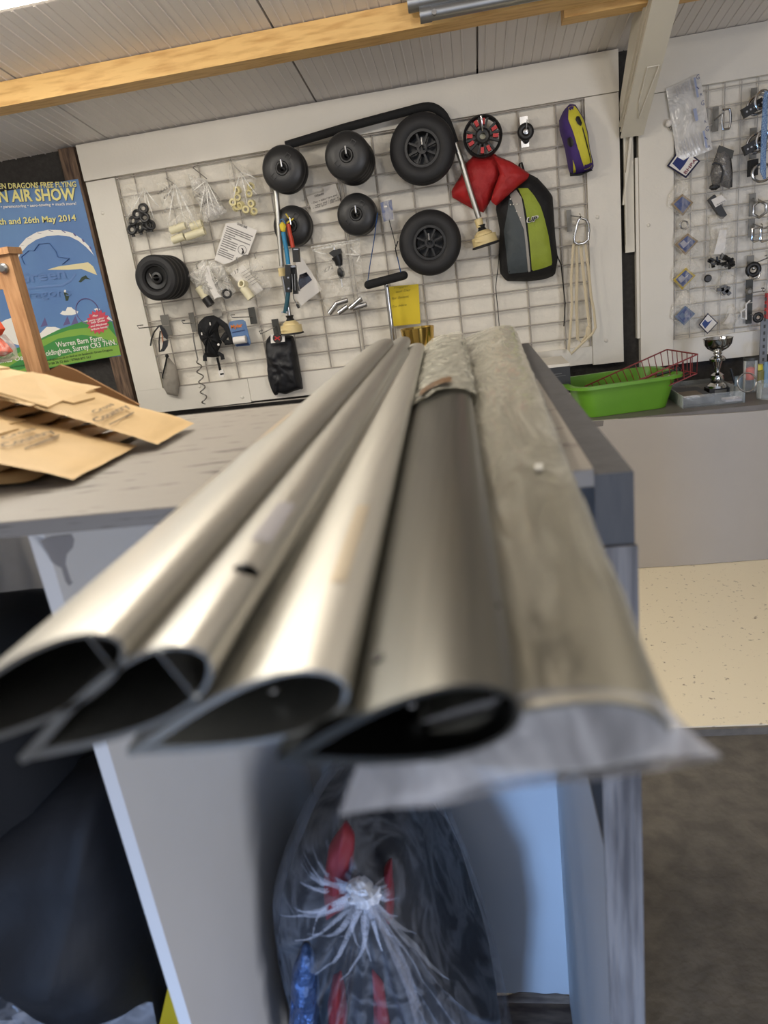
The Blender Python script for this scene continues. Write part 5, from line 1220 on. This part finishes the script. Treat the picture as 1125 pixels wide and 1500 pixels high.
# acrylic tray with black inserts
ACR = film('acrylic', (220, 224, 222), .10, .05, 8, rough=.08, amount=1.0)
p0, p1 = atZ(999.5, 599, CT), atZ(1091, 590, CT); ex = (p1-p0); ex.z = 0; LL = ex.length; ex.normalize(); ey = V((-ex.y, ex.x, 0)); Mx = Matrix((ex, ey, V((0, 0, 1)))).transposed().to_4x4(); Mx.translation = p0+V((0, 0, .0005))
t = thing('acrylic_tray', 'clear acrylic display tray with dark inserts on the counter, holding the silver trophy', 'tray', tuple(p0))
TD, TH = .33, .048
for lo, hi in (((0, 0, 0), (LL, .004, TH)), ((0, TD, 0), (LL, TD+.004, TH)), ((0, .004, 0), (.004, TD, TH)), ((LL-.004, .004, 0), (LL, TD, TH))): MB().box(lo, hi, Mx).build('tray_wall', ACR, t, smooth=False)
MB().box((.004, .004, 0), (LL-.004, TD, .004), Mx).build('tray_base', DPLATE, t, smooth=False)
MB().box((.008, .035, .0045), (.13, TD-.06, .030), Mx).build('insert', BLACK, t, smooth=False)
MB().box((.02, .055, .0305), (.10, TD-.15, .032), Mx).build('insert_window', mat('tan_insert', (120, 104, 84), .5), t, smooth=False)
tag(MB().box((.165, .02, .005), (.225, .07, .014), Mx).build('card_stack', mat('pale_pink_card', (204, 190, 184), .6), smooth=False), 'small pale card pack lying in the front of the acrylic tray', 'card')
tag(MB().cyl(Mx @ V((.17, .22, .010)), Mx @ V((.28, .27, .024)), .006).build('steel_rod', STEEL), 'short steel rod lying behind the trophy in the tray', 'rod')
# trophy
CHR = mat('chrome', (206, 206, 204), .10, metal=1)
c = atZ(1050, 577, CT+.004); c.z = CT+.005; k = mpp(1050, 560, c.y); H = (1050, 497); zt_ = atY(1050, 497, c.y).z-CT
t = thing('silver_trophy', 'silver trophy cup on a black square plinth', 'trophy', tuple(c))
MB().box(c+V((-.040, -.036, 0)), c+V((.040, .036, .028))).build('plinth', BLACK, t, smooth=False)
MB().box(c+V((-.02, -.0375, .004)), c+V((.026, -.0362, .022))).build('plaque', PLATE, t, smooth=False)
h = zt_
MB().lathe(c, V((0, 0, 1)), [(0, .028), (.040, .028), (.038, .036), (.024, .048), (.028, .062), (.024, .078), (.012, .088), (.010, .096), (.016, .12), (.024, .152), (.030, h*.60), (.031, h*.64), (.022, h*.68), (.012, h*.70), (.018, h*.735), (.014, h*.755), (.022, h*.775), (.040, h*.82), (.052, h*.89), (.056, h*.985), (.058, h), (.054, h*.99), (.048, h*.89), (.02, h*.80), (0, h*.79)], 32).build('cup', CHR, t, angle=35)
# gold cup behind the tubes
GOLD = mat('polished_gold', (214, 180, 98), .12, metal=1)
c = atY(611, 480, 3.02); R = 25*mpp(611, 483, 3.02); hz = c.z-CT; c.z = CT
t = thing('gold_cup', 'polished gold trophy cup half hidden behind the ends of the tubes', 'trophy', tuple(c))
MB().lathe(c, V((0, 0, 1)), [(0, 0), (.055, 0), (.055, .03), (.022, .045), (.014, .10), (.02, hz-.20), (.03, hz-.17), (R*.74, hz-.11), (R*.92, hz-.05), (R, hz), (R*.97, hz+.001), (R*.88, hz-.05), (R*.7, hz-.10), (0, hz-.13)], 44).build('cup', GOLD, t, angle=40)
# boxes left of the tub
x0, x1 = atY(781, 560, 2.92).x, atY(836.5, 560, 2.92).x-.004
def zb_(y): return atY(838, y, 2.92).z
t = thing('white_carton', 'white carton standing on the counter under the black box', 'box', ((x0+x1)/2, 3.0, CT))
MB().box((x0-.05, 2.92, CT), (x1, 3.16, zb_(575))).build('carton', WHITE, t, smooth=False)
t = thing('black_box', 'black cardboard box with small grey print, between two white ones', 'box', ((x0+x1)/2, 3.0, zb_(574.5)))
MB().box((x0-.05, 2.918, zb_(574.8)), (x1+.002, 3.16, zb_(535.5))).build('carton', mat('black_card', (34, 34, 36), .45), t, smooth=False)
pf = lambda x, y: atY(x, y, 2.9175)
flat('printed_rule', [(801, 549), (823, 546.6), (823, 547.6), (801, 550)], 0, mat('dim_print', (96, 96, 96), .6), t, .0004, pl=pf); flat('printed_rule', [(806, 552), (829, 549.6), (829, 550.2), (806, 552.6)], 0, mat('dim_print', (96, 96, 96), .6), t, .0004, pl=pf)
t = thing('shallow_box', 'flat white box lid on top of the black box', 'lid', ((x0+x1)/2, 3.0, zb_(535)))
MB().box((x0-.05, 2.915, zb_(535.2)), (x1, 3.17, zb_(531))).build('lid', WHITE, t, smooth=False)
# jars at the right
GL = film('clear_glass', (232, 236, 234), .06, .0, 5, rough=.05, amount=1.3)
def jar(label, name, x, yb, yt, rx, cat, prof=None, m=GL, Y=None):
    c = atZ(x, yb, CT) if Y is None else atY(x, yb, Y); c.z = CT+.001; R = rx*mpp(x, yb, c.y); h = atY(x, yt, c.y).z-CT
    t = thing(name, label, cat, tuple(c))
    MB().lathe(c, V((0, 0, 1)), [(0, 0), (R, 0), (R, h), (R*.94, h), (R*.94, .004), (0, .004)], 30).build('vessel', m, t, angle=35)
    return t, c, R, h
t, c, R, h = jar('tall clear jar holding something orange on the counter, right of the trophy', 'clear_jar', 1098, 574, 528, 9.5, 'jar')
MB().lathe(c, V((0, 0, 1)), [(R*.96, h), (R*1.06, h), (R*1.06, h+.012), (R*.96, h+.012), (R*.96, h)], 28).build('rim', DPLATE, t)
MB().lathe(c, V((0, 0, 1)), [(0, .05), (R*.6, .05), (R*.66, h*.75), (0, h*.8)], 20).build('orange_contents', mat('orange_red', (220, 88, 58), .5), t)
t, c, R, h = jar('blue grey plastic beaker holding a black pen, right of the tray', 'pen_beaker', 1081, 574, 552, 6, 'beaker', m=mat('blue_grey_plastic', (120, 134, 142), .35), Y=2.93)
tag(MB().cyl(c+V((0, 0, .01)), c+V((-.03, .0, h+.035)), .0055, n=10).build('black_pen', BLACK), 'black pen leaning in the blue grey beaker', 'pen')
t, c, R, h = jar('low round clear glass bowl at the right edge of the counter', 'glass_bowl', 1127, 583, 559, 17, 'bowl')
tag(MB().torus(c+V((-.095, -.03, .075)), V((.15, -1, .25)), .036, .003, 30, 8).build('wire_ring', STEEL), 'thin steel ring leaning before the clear jar', 'ring')
p = atY(1111, 538, 3.05); t = thing('yellow_bottle', 'small squat bottle with a bright yellow cap behind the jar', 'bottle', (p.x, p.y, CT))
V0 = V((p.x, p.y, CT)); hh = p.z-CT
MB().lathe(V0, V((0, 0, 1)), [(0, 0), (.022, 0), (.022, hh-.015), (.012, hh-.008)], 20).build('bottle', mat('olive_bottle', (150, 146, 86), .4), t); MB().lathe(V0, V((0, 0, 1)), [(.014, hh-.01), (.018, hh-.01), (.016, hh+.012), (0, hh+.013)], 18).build('cap', mat('yellow_cap', (226, 212, 70), .4), t)
p = atY(1122, 530, 3.08); V0 = V((p.x, p.y, CT)); hh = p.z-CT
t = thing('blue_tube', 'pale blue tube standing at the right end of the counter', 'tube', tuple(V0)); MB().lathe(V0, V((0, 0, 1)), [(0, 0), (.014, 0), (.014, hh-.02), (.008, hh-.012), (.008, hh), (0, hh)], 18).build('tube_body', mat('pale_blue_plastic', (140, 178, 204), .4), t)
# ================================================================ POSTER
PY = 3.262
pf = lambda x, y: atY(x, y, PY)
pfl = lambda x, y: atY(x, y, PY-.0012)
PB = mat('poster_blue', (84, 118, 174), .38, rgb2=(104, 144, 192), vscale=2.2, thr=(.3, .7))
t = thing('air_show_poster', 'large blue poster of an air show leaning on the dark wall at the left', 'poster', (-2.0, PY, CZ-.18))
q0 = atY(114, 262, PY); q1 = atY(177, 521, PY)
MB().box((-2.52, PY, q1.z-.001), (q1.x, PY+.012, q0.z)).build('board', PB, t, smooth=False)
def fp(name, L_, m, th=.0005, lift=0): return flat(name, L_, 0, m, t, th, pl=lambda x, y: atY(x, y, PY-.0006-lift))
zp = lambda L_: [(x/4.69, 240+y/4.69) for x, y in L_]
zq = lambda L_: [(70+x/9.375, 430+y/9.375) for x, y in L_]
PYE = mat('poster_yellow', (240, 232, 150), .45); PWH = mat('poster_white', (236, 234, 228), .45); PG1 = mat('poster_green', (66, 142, 72), .45); PG2 = mat('poster_lime', (128, 172, 70), .45); PST = mat('poster_pink', (204, 72, 92), .45); PDK = mat('poster_dark', (44, 60, 40), .5)
PSH = mat('poster_shadow_blue', (36, 56, 104), .45); PW2 = mat('poster_watermark', (98, 130, 182), .4); PPU = mat('poster_mauve', (100, 92, 140), .45)
PLET = lambda L_, o=.0: None
# hills
xr = q1.x
fp('printed_hill', [(-40, 560)]+zp([(-200, 1480), (0, 1300), (200, 1240), (400, 1140), (560, 1085), (680, 1070), (770, 1085)])+[(177, 520)], PG1)
fp('printed_hill', [(-40, 560)]+zp([(-150, 1460), (230, 1240), (330, 1190), (480, 1140), (600, 1125), (740, 1120), (800, 1190)])+[(177, 520)], PG2, lift=.0006)
fp('printed_hill', [(-20, 556)]+zp([(250, 1280), (400, 1200), (560, 1175), (660, 1185), (805, 1230)])+[(177, 520)], PG1, lift=.0012)
fp('printed_hill', [(10, 548)]+zp([(400, 1330), (600, 1275), (815, 1245)])+[(177, 520)], PG2, lift=.0018)
# clouds
def cloud(L_, lift=.0): fp('printed_cloud', zp(L_), PWH, lift=lift)
cloud([(-20, 1210), (-10, 1100), (40, 1070), (90, 1055), (150, 1080), (180, 1130), (220, 1130), (270, 1170), (320, 1120), (380, 1120), (430, 1140), (330, 1190), (230, 1220), (150, 1250)], -.0003)
cloud([(412, 1030), (430, 1010), (450, 1012), (462, 985), (490, 985), (505, 1000), (538, 1015), (530, 1030), (490, 1040), (440, 1040)]); cloud([(645, 998), (665, 990), (690, 998), (675, 1008), (655, 1006)]); cloud([(565, 1085), (600, 1075), (610, 1085)]); cloud([(730, 1065), (745, 1045), (775, 1080)])
for c_ in ((300, 1100), (455, 1090), (510, 1085)): fp('printed_tent', zp([(c_[0]-22, c_[1]+22), (c_[0]+8, c_[1]-45), (c_[0]+28, c_[1]+10)]), PPU)
c = atY(128, 456, PY-.001); MB().torus(c, FRONT, .058, .0025, 32, 5).build('printed_wheel', PPU, t)
# starburst
cx_, cy_ = 143.5, 471.5; P = []
for i in range(32):
    r_ = 20 if i % 2 == 0 else 15.5; an = 2*math.pi*i/32; P.append((cx_+r_*math.cos(an)*.86+r_*math.sin(an)*.10, cy_+r_*math.sin(an)*.92-r_*math.cos(an)*.12))
fp('printed_starburst', P, PST, lift=.0024)
# paraglider canopy
up_ = zp([(112, 670), (112, 610), (135, 560), (180, 510), (250, 470), (330, 453), (420, 455), (500, 475), (560, 515), (610, 565), (647, 632)])
lo_ = zp([(640, 622), (590, 570), (540, 530), (480, 500), (400, 490), (320, 497), (250, 520), (190, 560), (145, 610), (118, 665)])
fp('printed_canopy', up_+lo_, PWH, lift=.0006)
for i in range(1, 10):
    A = V(up_[i] + (0,)) if False else up_[i]; B = lo_[len(lo_)-1-i+0] if i < len(lo_) else lo_[0]
    for d in (0, 1.6): fp('printed_cell', [(A[0]+d*.2, A[1]+.5), (A[0]+.9+d, A[1]+.5), (A[0]*.6+B[0]*.4+.7+d, A[1]*.6+B[1]*.4), (A[0]*.6+B[0]*.4+d*.3, A[1]*.6+B[1]*.4)], PPU, lift=.0010)
fp('printed_hang_glider', zp([(325, 727), (400, 705), (605, 676), (640, 705), (668, 765), (560, 722), (470, 728)]), mat('poster_cream', (226, 214, 168), .45), lift=.0006)
fp('printed_pilot', zp([(540, 810), (560, 780), (590, 765), (600, 780), (622, 795), (585, 790), (555, 815)]), PDK, lift=.0006)
fp('printed_pilot', zp([(430, 900), (442, 880), (462, 885), (475, 905), (468, 940), (452, 942), (445, 910)]), PDK, lift=.0006)
fp('printed_helmet', zp([(438, 872), (446, 864), (456, 872), (450, 884), (440, 882)]), PWH, lift=.0007)
# watermark bird and name
MB().tube([pfl(*p) for p in zp([(170, 690), (150, 640), (200, 595), (235, 600), (270, 550), (340, 545), (385, 600), (400, 640), (480, 650), (430, 690)])], .006, 6, flat=.15).build('printed_watermark', PW2, t)
MB().tube([pfl(*p) for p in zp([(140, 862), (300, 845), (430, 835), (490, 800), (520, 755)])], .005, 6, flat=.15).build('printed_watermark', PW2, t)
def pt_(b_, L_, hpx, m, bold=0, sh=None):
    (a_, b2_) = L_
    if sh: text(b_, lambda x, y: atY(x, y, PY-.0008), (a_[0]+.7, a_[1]+.8), (b2_[0]+.7, b2_[1]+.8), hpx, PSH, t, 'lettering', 0, bold)
    text(b_, lambda x, y: atY(x, y, PY-.003), a_, b2_, hpx, m, t, 'lettering', 0, bold)
pt_('EN DRAGONS FREE FLYING', zp([(-6, 172), (527, 158)]), 7.2, PYE, .022, 1)
pt_('N AIR SHOW', zp([(-2, 262), (527, 246)]), 15.5, PYE, .03, 1)
pt_('g • paramotoring • aero-towing + much more!', zp([(-14, 306), (526, 281)]), 3.9, PWH, .02)
pt_('th and 26th May 2014', zp([(-2, 418), (525, 390)]), 8.2, PYE, .02, 1)
pt_('Green', zp([(120, 822), (455, 782)]), 14, PW2, .02); pt_('Dragons', zp([(120, 930), (490, 905)]), 11, PW2, .0)
pt_('Warren Barn Farm,', zq([(125, 740), (778, 640)]), 7.4, PWH, .010)
pt_(', Woldingham, Surrey CR3 7HN.', zp([(258, 1330), (802, 1240)]), 7.4, PWH, .010); pt_('lines Oa', zp([(0, 1372), (165, 1345)]), 7.4, PWH, .010)
pt_('www.greendragons.co.uk or find us on facebook: Green Dragons', zp([(250, 1368), (775, 1282)]), 3.2, PDK, .01); pt_('l us on 0188 36 52 666 / 07960 875 567', zp([(270, 1392), (630, 1334)]), 3.4, PDK, .01); pt_('More informat', zp([(45, 1408), (175, 1388)]), 3, PDK, .0)
for b_, y in (('Plus', 320), ('party nights!', 382), ('with Queen', 412), ('and Madness', 462), ('tribute bands!', 505)):
    wd = {'Plus': (620, 690), 'party nights!': (572, 780), 'with Queen': (597, 790), 'and Madness': (592, 820), 'tribute bands!': (602, 836)}[b_]
    a_, b2_ = zq([(wd[0], y+2), (wd[1], y+2-(wd[1]-wd[0])*.19)]); text(b_, lambda x, y_: atY(x, y_, PY-.0045), a_, b2_, 2.7, PWH, t, 'lettering', .2, .02)
# ================================================================ WOODEN STAND with orange bags
SW = mat('oiled_wood', (190, 146, 104), .45, rgb2=(158, 112, 74), vscale=8, stretch=(10, 10, 1), thr=(.3, .6))
YS = 2.2
p = atY(11, 372, YS); zt_ = p.z
t = thing('wooden_stand', 'brown wooden upright stand with a bolted crosspiece before the poster', 'stand', (p.x, YS, 0))
xl, xr_ = atY(24, 460, YS).x, atY(33, 460, YS).x
MB().box((xl-.008, YS, 0), (xr_+.012, YS+.045, zt_)).build('post', SW, t, smooth=False)
MB().box((xl-.03, YS+.012, 0), (xl-.008, YS+.045, zt_)).build('rail', SW, t, smooth=False)
MB().box((xl-.30, YS-.012, zt_), (xr_+.02, YS+.06, zt_+.02)).build('cap', SW, t, smooth=False)
MB().box((-1.95, YS+.02, zt_-.10), (xl-.01, YS+.05, zt_)).build('crosspiece', SW, t, smooth=False)
MB().lathe(atY(6.5, 393, YS), FRONT, [(0, .016), (.010, .015), (.016, .008), (.016, -.0)], 20).build('bolt', GALV, t)
ORB = mat('orange_bag', (214, 84, 52), .4, var=.2, vscale=20, bump=.3, bscale=30)
for i, (L_, lab) in enumerate((([(-30, 468), (0, 470), (8, 482), (2, 492), (-30, 494)], 'upper orange bag hanging left of the wooden stand'), ([(-30, 496), (0, 494), (12, 505), (20, 515), (6, 522), (-30, 526)], 'lower orange bag in clear film left of the wooden stand'))):
    P = [atY(x, y, YS-.03) for x, y in L_]; tag(MB().pillow(P, FRONT, .03, .02, nz=.008, ns=24, seed=i).build('orange_bag', ORB), lab, 'bag')
t = thing('clear_bag', 'clear film bag round the lower orange bag', 'bag', tuple(atY(10, 530, YS-.035)))
MB().pillow([atY(x, y, YS-.03) for x, y in [(-30, 488), (8, 490), (24, 508), (27, 525), (8, 530), (-30, 534)]], FRONT, .045, .025, nz=.006, ns=24, seed=5).build('film', FILM, t)
# ================================================================ CONTENTS OF THE COMPARTMENTS
def cz(L_, Y): return [atY(x, y, Y) for x, y in L_]
def clampz(L_, z=.012): return [V((min(max(p.x, -.325), .060) if x_ else min(max(p.x, -.690), -.353), p.y, max(p.z, z))) for p in L_ for x_ in (RIGHT_,)]
RIGHT_ = True
CLOTH = mat('dark_navy_cloth', (17, 18, 23), .8, bump=.4, bscale=16, var=.3, vscale=10); REDC = mat('dark_red_cloth', (112, 22, 30), .7, bump=.3, bscale=24); FOIL = mat('blue_foil', (66, 90, 132), .25, metal=.5, bump=.9, bscale=70)
YB_ = .66
out = [(388, 1500), (386, 1440), (391, 1380), (400, 1300), (420, 1235), (455, 1195), (488, 1178), (508, 1150), (526, 1160), (560, 1195), (592, 1210), (612, 1250), (640, 1330), (690, 1400), (742, 1472), (760, 1560), (750, 1700), (640, 1760), (430, 1760), (384, 1640)]
knot = atY(535, 1302, YB_-.105)
o = MB().pillow(clampz(cz([(402, 1500), (400, 1440), (404, 1380), (412, 1310), (432, 1250), (462, 1210), (492, 1190), (512, 1160), (540, 1185), (585, 1225), (605, 1275), (632, 1345), (680, 1412), (728, 1476), (742, 1560), (735, 1690), (640, 1740), (430, 1740), (396, 1640)], YB_)), FRONT, .078, .20, nz=.020, ns=13, seed=3, rings=14, n=80, pw=3.4, centre=V((knot.x, YB_, knot.z-.06))).build('folded_kit', CLOTH, angle=80)
tag(o, 'dark navy folded kit packed inside the knotted clear sack', 'clothing')
def lump(name, L_, Y, d, m, lab, cat, seed, nz=.01):
    o = MB().pillow(clampz(cz(L_, Y)), FRONT, d, .03, nz=nz, ns=26, seed=seed, rings=9).build(name, m, angle=80); tag(o, lab, cat)
lump('red_strap', [(482, 1240), (505, 1205), (520, 1225), (518, 1262), (505, 1330), (478, 1345), (474, 1290)], YB_-.078, .02, REDC, 'broad dark red strap near the knot inside the clear sack', 'strap', 4)
lump('red_strap', [(563, 1272), (572, 1262), (577, 1330), (574, 1392), (563, 1385)], YB_-.078, .014, REDC, 'narrow dark red strap right of the knot inside the clear sack', 'strap', 6)
lump('red_strap', [(488, 1430), (500, 1420), (508, 1500), (485, 1530), (480, 1470)], YB_-.084, .014, REDC, 'short dark red strap low in the clear sack beside the blue foil', 'strap', 8)
lump('red_strap', [(545, 1420), (562, 1440), (575, 1530), (560, 1580), (548, 1500)], YB_-.084, .014, REDC, 'dark red strap below the knot in the clear sack', 'strap', 9)
lump('foil_packet', [(428, 1420), (445, 1380), (460, 1395), (468, 1450), (466, 1540), (440, 1580), (422, 1520)], YB_-.084, .022, FOIL, 'shiny crumpled blue foil packet inside the clear sack', 'packet', 12, .014)
SACK = film('sack_film', (206, 208, 216), .02, .13, 13, rough=.10, amount=.22, bstr=.5)
t = thing('knotted_sack', 'clear plastic sack tied in a knot, standing in the right compartment', 'sack', (atY(560, 1500, YB_).x, YB_, .01))
MB().pillow(clampz(cz(out, YB_)), FRONT, .105, .21, nz=.007, ns=22, seed=7, rings=18, n=168, pw=2.0, rad=.006, radn=19, centre=V((knot.x, YB_, knot.z))).build('sack_film', SACK, t, angle=85)
sf = [o_ for o_ in t.children][0]; bpy.context.view_layer.update(); sbv = BVHTree.FromObject(sf, bpy.context.evaluated_depsgraph_get()); sor = origin(sf)
KN = film('knot_film', (236, 236, 240), .42, .35, 40, rough=.25, amount=.6)
PLT = film('pleat_film', (196, 196, 204), .03, .09, 30, rough=.2, amount=.3)
MB().sphere(knot+V((0, -.008, 0)), .014, (1.15, .9, .8), nz=.35, ns=9, seed=3).build('knot', KN, t)
MB().sphere(knot+V((-.004, -.004, .008)), .012, (1.1, .9, .7), nz=.3, ns=9, seed=8).build('knot', KN, t)
MB().tube([knot+V((.002, -.006, -.006)), knot+V((.012, -.006, -.035)), knot+V((.018, -.002, -.07)), knot+V((.03, -.0, -.13)), knot+V((.035, .006, -.2))], lambda q: .007+.007*q, 12, flat=.35).build('loose_neck', PLT, t)
for i in range(72):
    an = 2*math.pi*i/72+random.uniform(-.1, .1); L_ = random.uniform(.05, .19); cur = random.uniform(-.3, .3); A = []; m = MB()
    for k in range(10):
        q = k/9; rr_ = .010+L_*q; a2_ = an+cur*q*q; d = V((math.cos(a2_), 0, math.sin(a2_)*.85)); sd = V((-d.z, 0, d.x)); c = knot+d*rr_
        h = sbv.ray_cast(V((c.x, -2, c.z))-sor, V((0, 1, 0)))
        if not h[0] or (A and abs(h[0].y+sor.y-A[-1][0].co.y) > .09): break
        wd_ = .0048*(1-q*.85)
        A.append([m.bm.verts.new(V((c.x, h[0].y+sor.y-.0015, c.z))+sd*wd_*u) for u in (-1, 1)])
    for R1, R2 in zip(A[:-1], A[1:]): m.bm.faces.new((R1[0], R1[1], R2[1], R2[0]))
    if len(A) > 2: m.build('pleat', PLT, t)
    else: m.bm.free()
RIGHT_ = False
BAGK = mat('black_bag_cloth', (20, 21, 26), .7, bump=.35, bscale=14, var=.25, vscale=8)
t = thing('black_holdall', 'large rounded black cloth bag filling the lower left compartment', 'bag', (-.52, .62, .01))
MB().pillow(clampz(cz([(-120, 1240), (-20, 1185), (40, 1142), (110, 1112), (172, 1112), (196, 1180), (226, 1300), (248, 1400), (258, 1470), (262, 1600), (220, 1740), (0, 1760), (-160, 1700), (-190, 1450)], .64)), FRONT, .13, .12, nz=.030, ns=9, seed=5, rings=16, n=90, pw=3).build('bag_body', BAGK, t, angle=80)
t = thing('black_jacket', 'black bundled cloth on top of the large black bag, under the worktop', 'bag', (-.52, .62, .6))
MB().pillow(clampz(cz([(-220, 900), (-60, 876), (0, 870), (48, 868), (82, 888), (100, 945), (122, 1010), (150, 1085), (152, 1150), (40, 1230), (-120, 1250), (-240, 1100)], .68)), FRONT, .12, .10, nz=.02, ns=10, seed=15, rings=12, pw=3).build('bundle', mat('deep_black_cloth', (9, 9, 11), .9, bump=.2, bscale=20), t, angle=80)
t = thing('clear_liner', 'loose clear plastic liner at the foot of the large black bag', 'liner', (-.5, .5, .01))
MB().pillow(clampz(cz([(-40, 1450), (10, 1464), (60, 1500), (120, 1512), (180, 1488), (222, 1462), (235, 1530), (200, 1640), (40, 1660), (-60, 1600)], .508)), FRONT, .010, .006, nz=.008, ns=20, seed=9, rad=.004).build('liner', SACK, t, angle=80)
P = cz([(256, 1400), (285, 1490), (350, 1700), (180, 1720), (236, 1490)], .60); P = clampz(P)
o = MB().prism(P, (0, .03, 0)).build('yellow_board', mat('yellow_plastic', (226, 188, 40), .4), smooth=False); tag(o, 'bright yellow plastic board standing beside the white partition', 'board')
